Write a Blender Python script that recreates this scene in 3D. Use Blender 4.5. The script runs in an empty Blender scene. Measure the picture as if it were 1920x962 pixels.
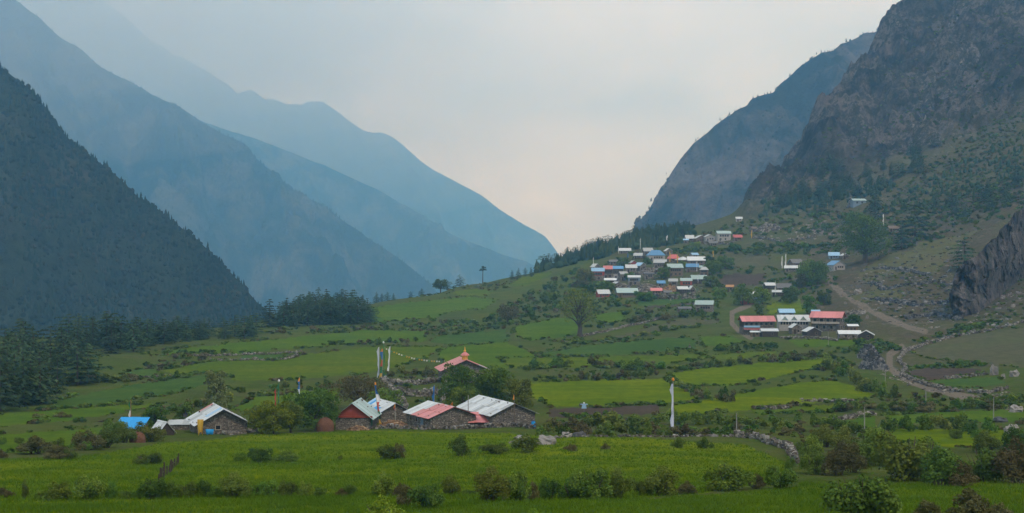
import bpy, math, random
import numpy as np
R = math.radians
rng = np.random.default_rng(7)
random.seed(7)
S = bpy.context.scene
COL = S.collection

# ------------------------------------------------------------------ camera, sky, sun, exposure
CZ = 34.0            # eye height above the valley floor
F = 50.0 / 36.0 * 1920.0
HOR = 470.0          # image row of the horizon (of 962)
cd = bpy.data.cameras.new("camera")
cam = bpy.data.objects.new("camera", cd)
COL.objects.link(cam)
cam.location = (0, 0, CZ)
cam.rotation_euler = (R(90), 0, 0)
cd.lens = 50.0
cd.sensor_width = 36.0
cd.shift_y = -(481.0 - HOR) / 1920.0
cd.clip_start = 0.5
cd.clip_end = 60000.0
S.camera = cam

SUN_EL, SUN_AZ = 52.0, 152.0      # azimuth clockwise from +Y
world = bpy.data.worlds.new("World")
S.world = world
world.use_nodes = True
wt = world.node_tree
wt.nodes.clear()
wo = wt.nodes.new("ShaderNodeOutputWorld")
wb = wt.nodes.new("ShaderNodeBackground")
sky = wt.nodes.new("ShaderNodeTexSky")
sky.sky_type = 'NISHITA'
sky.sun_disc = False
sky.sun_elevation = R(SUN_EL)
sky.sun_rotation = R(SUN_AZ)
sky.dust_density = 2.0
skm = wt.nodes.new("ShaderNodeVectorMath"); skm.operation = 'SCALE'; skm.inputs[3].default_value = 0.07
wt.links.new(sky.outputs[0], skm.inputs[0])
wtc = wt.nodes.new("ShaderNodeTexCoord")
wmp = wt.nodes.new("ShaderNodeMapping"); wmp.inputs['Scale'].default_value = (1.0, 1.0, 2.6)
wt.links.new(wtc.outputs['Generated'], wmp.inputs[0])
wn = wt.nodes.new("ShaderNodeTexNoise"); wn.inputs['Scale'].default_value = 4.6; wn.inputs['Detail'].default_value = 7; wn.inputs['Roughness'].default_value = 0.52
wn.inputs['Distortion'].default_value = 0.35
wt.links.new(wmp.outputs[0], wn.inputs['Vector'])
wr = wt.nodes.new("ShaderNodeValToRGB")
wr.color_ramp.elements[0].position = 0.36; wr.color_ramp.elements[0].color = (0.46, 0.61, 0.79, 1)
wr.color_ramp.elements[1].position = 0.64; wr.color_ramp.elements[1].color = (0.765, 0.94, 1.06, 1)
wt.links.new(wn.outputs['Fac'], wr.inputs[0])
wm = wt.nodes.new("ShaderNodeMix"); wm.data_type = 'RGBA'
wm.inputs[0].default_value = 0.93
wt.links.new(skm.outputs[0], wm.inputs[6]); wt.links.new(wr.outputs[0], wm.inputs[7])
wt.links.new(wm.outputs[2], wb.inputs[0])
wb.inputs[1].default_value = 1.0
wt.links.new(wb.outputs[0], wo.inputs[0])

sd = bpy.data.lights.new("sun", 'SUN')
sd.energy = 1.5
sd.angle = R(14)
sd.color = (1.0, 0.96, 0.90)
sun = bpy.data.objects.new("sun", sd)
COL.objects.link(sun)
sun.rotation_euler = (R(90 - SUN_EL), 0, R(180 - SUN_AZ))

S.view_settings.view_transform = 'Standard'
S.view_settings.look = 'None'
S.view_settings.gamma = 1.0
S.view_settings.use_curve_mapping = False
S.view_settings.exposure = 0.32
S.render.engine = 'CYCLES'
S.cycles.use_denoising = True
S.cycles.denoiser = 'OPENIMAGEDENOISE'
S.cycles.max_bounces = 6
S.cycles.diffuse_bounces = 3
S.cycles.glossy_bounces = 1
S.cycles.transmission_bounces = 2
S.cycles.transparent_max_bounces = 4
S.cycles.volume_bounces = 6
S.cycles.sample_clamp_indirect = 4.0

HAZE_DENSITY = 1.85e-4
HAZE_COLOR = (0.25, 0.60, 1.0)

# ------------------------------------------------------------------ numeric helpers
def hash2(ix, iy, seed):
    h = (ix.astype(np.int64) * 374761393 + iy.astype(np.int64) * 668265263 + seed * 1442695041) & 0xFFFFFFFF
    h = ((h ^ (h >> 13)) * 1274126177) & 0xFFFFFFFF
    h = (h ^ (h >> 16)) & 0xFFFFFFFF
    return h / 4294967295.0
def vnoise(x, y, seed=0):
    x = np.asarray(x, float); y = np.asarray(y, float)
    ix = np.floor(x); iy = np.floor(y)
    fx = x - ix; fy = y - iy
    u = fx * fx * fx * (fx * (fx * 6 - 15) + 10); v = fy * fy * fy * (fy * (fy * 6 - 15) + 10)
    ix = ix.astype(np.int64); iy = iy.astype(np.int64)
    def g(a, b, dx, dy):
        t = hash2(a, b, seed) * 2 * np.pi
        return np.cos(t) * dx + np.sin(t) * dy
    a = g(ix, iy, fx, fy); b = g(ix + 1, iy, fx - 1, fy); c = g(ix, iy + 1, fx, fy - 1); d = g(ix + 1, iy + 1, fx - 1, fy - 1)
    return (a + (b - a) * u + (c - a) * v + (a - b - c + d) * u * v) * 1.45
def fbm(x, y, octv=4, seed=0, rough=0.5):
    s = 0.0; a = 1.0; f = 1.0
    for o in range(octv):
        s = s + a * vnoise(np.asarray(x) * f + 17.3 * o, np.asarray(y) * f - 9.1 * o, seed + o); a *= rough; f *= 2.03
    return s
def ridged(x, y, octv=4, seed=0, rough=0.5):
    s = 0.0; a = 1.0; f = 1.0
    for o in range(octv):
        s = s + a * (1 - np.abs(vnoise(np.asarray(x) * f + 7.7 * o, np.asarray(y) * f + 3.1 * o, seed + o)) * 2); a *= rough; f *= 2.07
    return s
def sstep(a, b, x):
    t = np.clip((np.asarray(x, float) - a) / (b - a), 0, 1)
    return t * t * (3 - 2 * t)
def inpoly(px, py, poly):
    px = np.asarray(px, float); py = np.asarray(py, float)
    r = np.zeros(px.shape, bool); n = len(poly)
    for i in range(n):
        x1, y1 = poly[i]; x2, y2 = poly[(i + 1) % n]
        if y1 == y2: continue
        c = ((y1 > py) != (y2 > py)) & (px < (x2 - x1) * (py - y1) / (y2 - y1) + x1)
        r ^= c
    return r
def dist_poly(px, py, line):
    px = np.asarray(px, float); py = np.asarray(py, float)
    best = np.full(px.shape, 1e9)
    for (x1, y1), (x2, y2) in zip(line[:-1], line[1:]):
        dx, dy = x2 - x1, y2 - y1
        t = np.clip(((px - x1) * dx + (py - y1) * dy) / (dx * dx + dy * dy + 1e-9), 0, 1)
        best = np.minimum(best, np.hypot(px - x1 - t * dx, py - y1 - t * dy))
    return best

# ------------------------------------------------------------------ mesh helpers
def np_mesh(name, V, faces_flat, counts, mat, smooth=False, attrs=None):
    m = bpy.data.meshes.new(name)
    V = np.ascontiguousarray(V, np.float32)
    faces_flat = np.ascontiguousarray(faces_flat, np.int32); counts = np.ascontiguousarray(counts, np.int32)
    m.vertices.add(len(V)); m.vertices.foreach_set("co", V.ravel())
    m.loops.add(len(faces_flat)); m.loops.foreach_set("vertex_index", faces_flat)
    m.polygons.add(len(counts))
    st = np.zeros(len(counts), np.int32); st[1:] = np.cumsum(counts)[:-1]
    m.polygons.foreach_set("loop_start", st)
    m.polygons.foreach_set("use_smooth", np.full(len(counts), smooth))
    for k, a in (attrs or {}).items():
        a = np.asarray(a, np.float32)
        if a.ndim == 1:
            at_ = m.attributes.new(k, 'FLOAT', 'POINT'); at_.data.foreach_set("value", a)
        else:
            at_ = m.attributes.new(k, 'FLOAT_COLOR', 'POINT'); at_.data.foreach_set("color", np.ascontiguousarray(np.c_[a, np.ones(len(a))], np.float32).ravel())
    m.update(); m.validate()
    if mat: m.materials.append(mat)
    return m
def link(name, mesh, parent=None, loc=None, rz=0, **props):
    o = bpy.data.objects.new(name, mesh)
    COL.objects.link(o)
    if parent: o.parent = parent
    if loc is not None: o.location = loc
    if rz: o.rotation_euler = (0, 0, rz)
    for k, v in props.items(): o[k] = v
    return o
class MB:
    def __init__(s): s.v = []; s.f = []
    def add(s, v, f):
        b = len(s.v); s.v += [tuple(p) for p in v]; s.f += [[i + b for i in q] for q in f]; return s
    def box(s, x0, x1, y0, y1, z0, z1):
        return s.add([(x0,y0,z0),(x1,y0,z0),(x1,y1,z0),(x0,y1,z0),(x0,y0,z1),(x1,y0,z1),(x1,y1,z1),(x0,y1,z1)],
                     [(0,3,2,1),(4,5,6,7),(0,1,5,4),(1,2,6,5),(2,3,7,6),(3,0,4,7)])
    def prism(s, poly, axis, a, b):
        n = len(poly)
        def P(u, w, t): return (u, t, w) if axis == 'y' else ((t, u, w) if axis == 'x' else (u, w, t))
        v = [P(u, w, a) for u, w in poly] + [P(u, w, b) for u, w in poly]
        return s.add(v, [list(range(n))[::-1], list(range(n, 2 * n))] + [(i, (i + 1) % n, n + (i + 1) % n, n + i) for i in range(n)])
    def thick(s, pts, t):
        p = [np.array(q, float) for q in pts]
        n = np.cross(p[1] - p[0], p[2] - p[0]); n /= np.linalg.norm(n) + 1e-9
        if n[2] < 0: n = -n
        k = len(p)
        v = [tuple(q) for q in p] + [tuple(q - n * t) for q in p]
        return s.add(v, [list(range(k)), list(range(k, 2 * k))[::-1]] + [(i, k + i, k + (i + 1) % k, (i + 1) % k) for i in range(k)])
    def tube(s, path, rad, n=6):
        path = [np.array(p, float) for p in path]
        rad = rad if hasattr(rad, '__len__') else [rad] * len(path)
        rings = []
        for i, p in enumerate(path):
            t = path[min(i + 1, len(path) - 1)] - path[max(i - 1, 0)]; t /= np.linalg.norm(t) + 1e-9
            a = np.cross(t, (0.3, 0.9, 0.2)); a /= np.linalg.norm(a) + 1e-9; b = np.cross(t, a)
            rings += [tuple(p + rad[i] * (math.cos(2 * math.pi * k / n) * a + math.sin(2 * math.pi * k / n) * b)) for k in range(n)]
        f = [(i * n + k, i * n + (k + 1) % n, (i + 1) * n + (k + 1) % n, (i + 1) * n + k) for i in range(len(path) - 1) for k in range(n)]
        f += [list(range(n))[::-1], [(len(path) - 1) * n + k for k in range(n)]]
        return s.add(rings, f)
    def lathe(s, prof, n=12, cx=0, cy=0):
        v = [(cx + r * math.cos(2 * math.pi * k / n), cy + r * math.sin(2 * math.pi * k / n), z) for r, z in prof for k in range(n)]
        f = [(i * n + k, i * n + (k + 1) % n, (i + 1) * n + (k + 1) % n, (i + 1) * n + k) for i in range(len(prof) - 1) for k in range(n)]
        f += [list(range(n))[::-1], [(len(prof) - 1) * n + k for k in range(n)]]
        return s.add(v, f)
    def mesh(s, name, mat, smooth=False):
        m = bpy.data.meshes.new(name); m.from_pydata(s.v, [], s.f); m.update()
        if smooth: m.polygons.foreach_set("use_smooth", [True] * len(m.polygons))
        m.materials.append(mat); return m
    def build(s, name, mat, parent=None, smooth=False, **props):
        return link(name, s.mesh(name, mat, smooth), parent, **props)
def thing(name, label, cat, loc, rz=0, group=None):
    o = bpy.data.objects.new(name, None); COL.objects.link(o)
    o.empty_display_size = 0.5
    o.location = loc; o.rotation_euler = (0, 0, rz); o['label'] = label; o['category'] = cat
    if group: o['group'] = group
    return o
ONES = ['', 'first', 'second', 'third', 'fourth', 'fifth', 'sixth', 'seventh', 'eighth', 'ninth', 'tenth', 'eleventh', 'twelfth', 'thirteenth', 'fourteenth', 'fifteenth', 'sixteenth', 'seventeenth', 'eighteenth', 'nineteenth']
TENS = ['', '', 'twenty', 'thirty', 'forty', 'fifty', 'sixty', 'seventy', 'eighty', 'ninety']
def ordinal(n):
    if n < 20: return ONES[n]
    t, u = divmod(n, 10)
    return (TENS[t][:-1] + 'ieth') if u == 0 else TENS[t] + '-' + ONES[u]

# ------------------------------------------------------------------ materials
class NT:
    def __init__(s, name):
        s.m = bpy.data.materials.new(name); s.m.use_nodes = True; s.t = s.m.node_tree; s.t.nodes.clear()
        s.out = s.t.nodes.new("ShaderNodeOutputMaterial")
    def n(s, typ, **kw):
        nd = s.t.nodes.new(typ)
        for k, v in kw.items(): setattr(nd, k, v)
        return nd
    def l(s, a, b): s.t.links.new(a, b)
    def noise(s, scale, detail=4, rough=0.55, vec=None, dist=0.0):
        nd = s.n("ShaderNodeTexNoise"); nd.inputs['Scale'].default_value = scale; nd.inputs['Detail'].default_value = detail
        nd.inputs['Roughness'].default_value = rough; nd.inputs['Distortion'].default_value = dist
        if vec is not None: s.l(vec, nd.inputs['Vector'])
        return nd.outputs['Fac']
    def ramp(s, fac, stops):
        nd = s.n("ShaderNodeValToRGB"); e = nd.color_ramp.elements
        while len(e) < len(stops): e.new(0.5)
        for i, (p, c) in enumerate(stops):
            e[i].position = p; e[i].color = (*c, 1) if len(c) == 3 else c
        s.l(fac, nd.inputs[0]); return nd.outputs[0]
    def mix(s, fac, a, b, blend='MIX'):
        nd = s.n("ShaderNodeMix", data_type='RGBA', blend_type=blend)
        for sock, v in ((nd.inputs[0], fac), (nd.inputs[6], a), (nd.inputs[7], b)):
            if isinstance(v, (int, float)): sock.default_value = v
            elif isinstance(v, tuple): sock.default_value = (*v, 1)
            else: s.l(v, sock)
        return nd.outputs[2]
    def math(s, op, a, b=0.0):
        nd = s.n("ShaderNodeMath", operation=op)
        for i, v in enumerate((a, b)):
            if isinstance(v, (int, float)): nd.inputs[i].default_value = v
            else: s.l(v, nd.inputs[i])
        return nd.outputs[0]
    def coord(s, which='Object', scale=None):
        tc = s.n("ShaderNodeTexCoord").outputs[which]
        if scale:
            mp = s.n("ShaderNodeMapping"); mp.inputs['Scale'].default_value = scale; s.l(tc, mp.inputs[0]); return mp.outputs[0]
        return tc
    def pos(s, scale=None):
        g = s.n("ShaderNodeNewGeometry").outputs['Position']
        if scale:
            mp = s.n("ShaderNodeMapping"); mp.inputs['Scale'].default_value = scale; s.l(g, mp.inputs[0]); return mp.outputs[0]
        return g
    def attr(s, name, out='Fac'):
        nd = s.n("ShaderNodeAttribute"); nd.attribute_name = name; return nd.outputs[out]
    def bump(s, h, strength=0.5, dist=0.1):
        b = s.n("ShaderNodeBump"); b.inputs['Strength'].default_value = strength; b.inputs['Distance'].default_value = dist
        s.l(h, b.inputs['Height']); return b.outputs[0]
    def finish(s, col, rough=0.9, normal=None, metal=0.0, spec=0.25):
        p = s.n("ShaderNodeBsdfPrincipled"); p.inputs['Roughness'].default_value = rough; p.inputs['Metallic'].default_value = metal
        p.inputs['Specular IOR Level'].default_value = spec
        if isinstance(col, tuple): p.inputs['Base Color'].default_value = (*col, 1)
        else: s.l(col, p.inputs['Base Color'])
        if normal is not None: s.l(normal, p.inputs['Normal'])
        s.l(p.outputs[0], s.out.inputs[0]); return s.m
def mat_field(name, a, b, c, patch=0.03):
    t = NT(name); P = t.pos()
    n1 = t.noise(patch, 5, 0.6, P, 0.6); n2 = t.noise(0.45, 4, 0.65, t.pos((1, 0.35, 1))); n3 = t.noise(5.0, 3, 0.7, P)
    n1 = t.math('ADD', t.math('MULTIPLY', n1, 0.5), t.math('MULTIPLY', t.noise(1.0, 5, 0.6, t.pos((0.022, 0.09, 0.05)), 0.5), 0.5))
    col = t.ramp(n1, [(0.41, a), (0.50, b), (0.58, c)])
    col = t.mix(t.ramp(n2, [(0.40, (0, 0, 0)), (0.70, (0.55,) * 3)]), col, tuple(x * 0.62 for x in a))
    col = t.mix(t.ramp(n3, [(0.45, (0, 0, 0)), (0.75, (0.5,) * 3)]), col, tuple(x * 1.35 for x in c))
    h = t.math('ADD', n3, t.math('MULTIPLY', n2, 1.5))
    return t.finish(col, 0.95, t.bump(h, 0.7, 0.25), spec=0.0)
M = {}
M['crop'] = mat_field("crop_green", (0.066, 0.110, 0.004), (0.097, 0.137, 0.003), (0.132, 0.157, 0.004))
M['crop_fresh'] = mat_field("crop_fresh", (0.052, 0.098, 0.010), (0.066, 0.114, 0.010), (0.086, 0.124, 0.012))
M['crop_blue'] = mat_field("crop_bluegreen", (0.042, 0.082, 0.018), (0.052, 0.095, 0.020), (0.064, 0.103, 0.020))
M['crop_yellow'] = mat_field("crop_yellowish", (0.060, 0.100, 0.009), (0.078, 0.113, 0.009), (0.100, 0.122, 0.011))
M['fallow'] = mat_field("fallow_olive", (0.070, 0.074, 0.034), (0.095, 0.085, 0.050), (0.085, 0.090, 0.040))
M['soil'] = mat_field("ploughed_soil", (0.060, 0.045, 0.036), (0.080, 0.058, 0.045), (0.070, 0.054, 0.040))
M['track'] = mat_field("dirt_track", (0.150, 0.118, 0.090), (0.185, 0.150, 0.115), (0.120, 0.098, 0.070), 0.15)
M['pasture'] = mat_field("dry_pasture", (0.085, 0.088, 0.032), (0.100, 0.098, 0.036), (0.105, 0.088, 0.048), 0.06)

def mat_ground():
    t = NT("scrub_ground"); P = t.pos()
    z = t.n("ShaderNodeSeparateColor"); t.l(t.attr('zone', 'Color'), z.inputs[0])
    n1 = t.noise(0.05, 6, 0.65, P, 0.5); n2 = t.noise(0.35, 5, 0.65, P); n3 = t.noise(2.2, 4, 0.7, P)
    grass = t.ramp(n1, [(0.34, (0.046, 0.070, 0.012)), (0.5, (0.066, 0.096, 0.015)), (0.66, (0.092, 0.104, 0.024))])
    grass = t.mix(t.ramp(n2, [(0.45, (0, 0, 0)), (0.72, (0.8,) * 3)]), grass, (0.090, 0.084, 0.036))
    dry = t.ramp(t.noise(0.16, 8, 0.72, P, 0.3), [(0.30, (0.045, 0.036, 0.024)), (0.43, (0.105, 0.080, 0.054)), (0.51, (0.064, 0.062, 0.026)), (0.60, (0.125, 0.098, 0.070)), (0.80, (0.19, 0.155, 0.12))])
    col = t.mix(z.outputs[1], grass, dry)
    vo = t.n("ShaderNodeTexVoronoi", feature='F1'); vo.inputs['Scale'].default_value = 0.11; t.l(t.pos((1, 1, 0.55)), vo.inputs['Vector'])
    rk = t.noise(0.034, 10, 0.78, t.pos((1.0, 0.7, 0.5)), 0.15)
    rock = t.ramp(rk, [(0.38, (0.016, 0.016, 0.015)), (0.46, (0.100, 0.084, 0.070)), (0.53, (0.210, 0.175, 0.148)), (0.575, (0.062, 0.060, 0.038)), (0.66, (0.36, 0.30, 0.26))])
    rock = t.mix(t.ramp(t.noise(0.09, 9, 0.78, P, 0.1), [(0.47, (0, 0, 0)), (0.57, (0.85,) * 3)]), rock, (0.036, 0.038, 0.020))
    rock = t.mix(t.math('MULTIPLY', vo.outputs['Distance'], 0.03), rock, (0.13, 0.11, 0.10))
    st = t.noise(0.035, 7, 0.7, t.pos((1.0, 0.45, 0.25)), 0.15)
    rock = t.mix(t.ramp(st, [(0.54, (0,) * 3), (0.64, (0.75,) * 3)]), rock, (0.20, 0.160, 0.140))
    gl = t.noise(0.014, 6, 0.65, t.pos((1.0, 0.5, 0.35)), 0.2)
    rock = t.mix(t.ramp(gl, [(0.43, (0.55,) * 3), (0.49, (0,) * 3)]), rock, (0.024, 0.026, 0.016))
    col = t.mix(z.outputs[0], col, rock)
    tk = t.ramp(t.math('ADD', t.math('MULTIPLY', z.outputs[2], 1.0), t.math('MULTIPLY', t.math('SUBTRACT', n2, 0.5), 0.7)), [(0.30, (0,) * 3), (0.62, (1,) * 3)])
    col = t.mix(tk, col, t.ramp(n3, [(0.3, (0.12, 0.096, 0.072)), (0.7, (0.20, 0.165, 0.13))]))
    h = t.math('ADD', t.math('MULTIPLY', n2, 1.0), t.math('MULTIPLY', n3, 0.3))
    h2 = t.math('MULTIPLY', t.noise(0.16, 8, 0.75, P, 0.6), 8.0)
    hh = t.n("ShaderNodeMix", data_type='FLOAT'); t.l(z.outputs[0], hh.inputs[0]); t.l(h, hh.inputs[2]); t.l(h2, hh.inputs[3])
    return t.finish(col, 0.95, t.bump(hh.outputs[0], 0.9, 1.4), spec=0.0)
M['ground'] = mat_ground()
def mat_mountain(name, forest, bare, cover=0.55):
    t = NT(name); P = t.pos()
    n1 = t.noise(0.006, 8, 0.65, P, 0.6); n2 = t.noise(0.045, 6, 0.7, P)
    f = t.ramp(n2, [(0.3, tuple(c * 0.55 for c in forest)), (0.55, forest), (0.75, tuple(c * 1.5 for c in forest))])
    b = t.ramp(n2, [(0.3, tuple(c * 0.6 for c in bare)), (0.7, tuple(c * 1.35 for c in bare))])
    col = t.mix(t.ramp(n1, [(cover - 0.06, (0, 0, 0)), (cover + 0.1, (1,) * 3)]), f, b)
    return t.finish(col, 0.95, t.bump(n2, 0.9, 22.0), spec=0.0)
M['mtn_forest'] = mat_mountain("forest_floor", (0.030, 0.040, 0.018), (0.070, 0.066, 0.040), 0.58)
M['mtn_far'] = mat_mountain("far_forest", (0.012, 0.022, 0.010), (0.082, 0.082, 0.052), 0.52)
M['mtn_rock'] = mat_mountain("far_rock", (0.026, 0.032, 0.022), (0.135, 0.115, 0.105), 0.47)
def mat_leaf(name, c1, c2, c3):
    t = NT(name)
    tint = t.attr('tint'); oi = t.n("ShaderNodeObjectInfo").outputs['Random']
    col = t.ramp(tint, [(0.0, c1), (0.5, c2), (1.0, c3)])
    hs = t.n("ShaderNodeHueSaturation"); t.l(col, hs.inputs['Color'])
    t.l(t.math('ADD', t.math('MULTIPLY', oi, 0.05), 0.475), hs.inputs['Hue']); t.l(t.math('ADD', t.math('MULTIPLY', t.math('FRACT', t.math('MULTIPLY', oi, 7.3)), 0.55), 0.72), hs.inputs['Value'])
    d = t.n("ShaderNodeBsdfDiffuse"); tr = t.n("ShaderNodeBsdfTranslucent"); mx = t.n("ShaderNodeMixShader"); mx.inputs[0].default_value = 0.28
    t.l(hs.outputs[0], d.inputs[0]); t.l(hs.outputs[0], tr.inputs[0]); t.l(d.outputs[0], mx.inputs[1]); t.l(tr.outputs[0], mx.inputs[2])
    t.l(mx.outputs[0], t.out.inputs[0]); return t.m
M['leaf_green'] = mat_leaf("leaf_green", (0.056, 0.104, 0.015), (0.105, 0.173, 0.024), (0.173, 0.244, 0.041))
M['leaf_dark'] = mat_leaf("leaf_dark", (0.044, 0.076, 0.014), (0.076, 0.124, 0.022), (0.128, 0.185, 0.034))
M['leaf_olive'] = mat_leaf("leaf_olive", (0.080, 0.110, 0.018), (0.125, 0.165, 0.028), (0.180, 0.215, 0.048))
M['leaf_brown'] = mat_leaf("leaf_brown", (0.075, 0.074, 0.026), (0.118, 0.110, 0.042), (0.160, 0.142, 0.066))
M['leaf_bright'] = mat_leaf("leaf_bright", (0.089, 0.136, 0.012), (0.149, 0.216, 0.018), (0.223, 0.275, 0.030))
M['leaf_pale'] = mat_leaf("leaf_pale", (0.103, 0.120, 0.038), (0.144, 0.161, 0.055), (0.185, 0.198, 0.082))
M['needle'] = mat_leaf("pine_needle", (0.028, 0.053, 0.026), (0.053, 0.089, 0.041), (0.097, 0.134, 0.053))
M['forest'] = mat_leaf("forest_needle", (0.014, 0.026, 0.011), (0.030, 0.044, 0.018), (0.074, 0.070, 0.028))
M['blade'] = mat_leaf("grass_blade", (0.078, 0.130, 0.008), (0.104, 0.158, 0.008), (0.132, 0.176, 0.012))
def mat_simple(name, a, b, scale=2.0, rough=0.85, bump=0.3, spec=0.2, sc=None):
    t = NT(name); P = t.coord('Object', sc)
    n1 = t.noise(scale, 6, 0.65, P, 0.3)
    return t.finish(t.mix(t.ramp(n1, [(0.35, (0, 0, 0)), (0.65, (1,) * 3)]), a, b), rough, t.bump(n1, bump, 0.05), spec=spec)
M['bark'] = mat_simple("bark", (0.050, 0.038, 0.028), (0.095, 0.075, 0.058), 6, sc=(1, 1, 0.3))
M['timber'] = mat_simple("weathered_timber", (0.105, 0.076, 0.056), (0.180, 0.135, 0.100), 3, sc=(1, 1, 6))
M['timber_red'] = mat_simple("red_painted_timber", (0.250, 0.045, 0.028), (0.300, 0.065, 0.042), 2)
M['timber_dark'] = mat_simple("dark_timber", (0.035, 0.026, 0.022), (0.065, 0.048, 0.038), 3)
M['timber_blue'] = mat_simple("blue_painted_timber", (0.130, 0.190, 0.250), (0.180, 0.230, 0.280), 2)
M['timber_orange'] = mat_simple("raw_new_timber", (0.330, 0.170, 0.070), (0.420, 0.240, 0.110), 3)
M['plaster'] = mat_simple("grey_plaster", (0.270, 0.260, 0.250), (0.350, 0.335, 0.320), 1.2)
M['green_door'] = mat_simple("green_painted_timber", (0.030, 0.105, 0.070), (0.050, 0.140, 0.095), 2)
M['glass'] = NT("window_dark").finish((0.018, 0.020, 0.024), 0.15, spec=0.5)
M['frame'] = mat_simple("pale_frame", (0.30, 0.26, 0.22), (0.40, 0.35, 0.30), 2)
def mat_roof(name, a, b, stain, rough=0.45):
    t = NT(name); P = t.coord('Object')
    n1 = t.noise(0.5, 5, 0.6, P); n2 = t.noise(2.6, 6, 0.7, P, 0.6)
    w = t.n("ShaderNodeTexWave", wave_type='BANDS', bands_direction='X'); w.inputs['Scale'].default_value = 3.0; t.l(P, w.inputs['Vector'])
    col = t.mix(n1, a, b)
    col = t.mix(t.ramp(n2, [(0.52, (0, 0, 0)), (0.74, (0.5,) * 3)]), col, stain)
    oi = t.n("ShaderNodeObjectInfo").outputs['Random']
    hs = t.n("ShaderNodeHueSaturation"); t.l(col, hs.inputs['Color']); t.l(t.math('ADD', t.math('MULTIPLY', oi, 0.28), 0.83), hs.inputs['Value'])
    return t.finish(hs.outputs[0], rough, t.bump(w.outputs['Fac'], 0.25, 0.03), spec=0.35)
M['roof_white'] = mat_roof("roof_zinc_white", (0.47, 0.48, 0.49), (0.58, 0.59, 0.58), (0.28, 0.26, 0.24))
M['roof_grey'] = mat_roof("roof_zinc_grey", (0.30, 0.31, 0.31), (0.42, 0.42, 0.41), (0.17, 0.14, 0.12))
M['roof_green'] = mat_roof("roof_pale_green", (0.27, 0.36, 0.34), (0.36, 0.44, 0.42), (0.20, 0.22, 0.20))
M['roof_pink'] = mat_roof("roof_faded_red", (0.50, 0.155, 0.150), (0.56, 0.200, 0.190), (0.33, 0.11, 0.10))
M['roof_red'] = mat_roof("roof_red", (0.42, 0.090, 0.080), (0.47, 0.120, 0.105), (0.28, 0.08, 0.07))
M['roof_blue'] = mat_roof("roof_blue", (0.085, 0.225, 0.42), (0.120, 0.275, 0.47), (0.12, 0.20, 0.30))
M['roof_sky'] = mat_roof("roof_pale_blue", (0.22, 0.40, 0.58), (0.32, 0.47, 0.62), (0.20, 0.28, 0.36))
M['roof_slate'] = mat_roof("roof_slate", (0.115, 0.112, 0.115), (0.165, 0.155, 0.150), (0.07, 0.065, 0.06), 0.85)
M['tarp_blue'] = mat_simple("tarp_blue", (0.015, 0.240, 0.56), (0.030, 0.290, 0.62), 1.0, 0.5, 0.5)
M['cloth_white'] = mat_simple("cloth_white", (0.60, 0.60, 0.62), (0.68, 0.68, 0.70), 1.5)
M['cloth_lilac'] = mat_simple("cloth_lilac", (0.48, 0.50, 0.62), (0.58, 0.60, 0.70), 1.5)
M['cloth_yellow'] = mat_simple("cloth_yellow", (0.46, 0.27, 0.03), (0.54, 0.35, 0.05), 1.5)
M['cloth_orange'] = mat_simple("cloth_orange", (0.62, 0.20, 0.03), (0.70, 0.28, 0.04), 1.5)
M['cloth_red'] = mat_simple("cloth_red", (0.42, 0.06, 0.04), (0.48, 0.10, 0.07), 1.5)
M['cloth_green'] = mat_simple("cloth_green", (0.035, 0.16, 0.075), (0.05, 0.21, 0.10), 1.5)
M['cloth_blue'] = mat_simple("cloth_blue", (0.03, 0.12, 0.34), (0.05, 0.17, 0.42), 1.5)
M['pole'] = mat_simple("grey_pole", (0.22, 0.21, 0.19), (0.30, 0.28, 0.25), 2)
M['pole_green'] = mat_simple("green_pole", (0.05, 0.15, 0.08), (0.07, 0.19, 0.11), 2)
M['pole_red'] = mat_simple("red_pole", (0.30, 0.07, 0.05), (0.36, 0.10, 0.07), 2)
M['hay'] = mat_simple("brown_hay", (0.105, 0.046, 0.026), (0.165, 0.078, 0.046), 5, 0.95, 0.9)
M['gold'] = mat_simple("gold_paint", (0.62, 0.30, 0.05), (0.72, 0.40, 0.08), 2, 0.4)
M['black'] = mat_simple("black_paint", (0.02, 0.02, 0.022), (0.035, 0.035, 0.035), 2, 0.5)
def mat_stone(name, c, scale=3.2, mortar=(0.05, 0.042, 0.035), sq=(1, 1, 2.2)):
    t = NT(name); P = t.coord('Object', sq)
    vo = t.n("ShaderNodeTexVoronoi", feature='F1'); vo.inputs['Scale'].default_value = scale; t.l(P, vo.inputs['Vector'])
    ve = t.n("ShaderNodeTexVoronoi", feature='DISTANCE_TO_EDGE'); ve.inputs['Scale'].default_value = scale; t.l(P, ve.inputs['Vector'])
    sp = t.n("ShaderNodeSeparateColor"); t.l(vo.outputs['Color'], sp.inputs[0])
    col = t.ramp(sp.outputs[0], [(0.0, tuple(x * 0.40 for x in c)), (0.4, tuple(x * 0.8 for x in c)), (0.75, c), (1.0, tuple(min(1, x * 1.75) for x in c))])
    col = t.mix(t.ramp(ve.outputs['Distance'], [(0.02, (1,) * 3), (0.09, (0,) * 3)]), col, mortar)
    col = t.mix(t.math('MULTIPLY', t.noise(9, 4, 0.6, P), 0.45), col, tuple(x * 0.5 for x in c))
    return t.finish(col, 0.93, t.bump(t.ramp(ve.outputs['Distance'], [(0.0, (0,) * 3), (0.2, (1,) * 3)]), 1.0, 0.12), spec=0.15)
M['stone'] = mat_stone("dry_stone", (0.300, 0.265, 0.225))
M['stone_far'] = mat_stone("rubble_wall", (0.290, 0.250, 0.215), 1.8)
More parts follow.
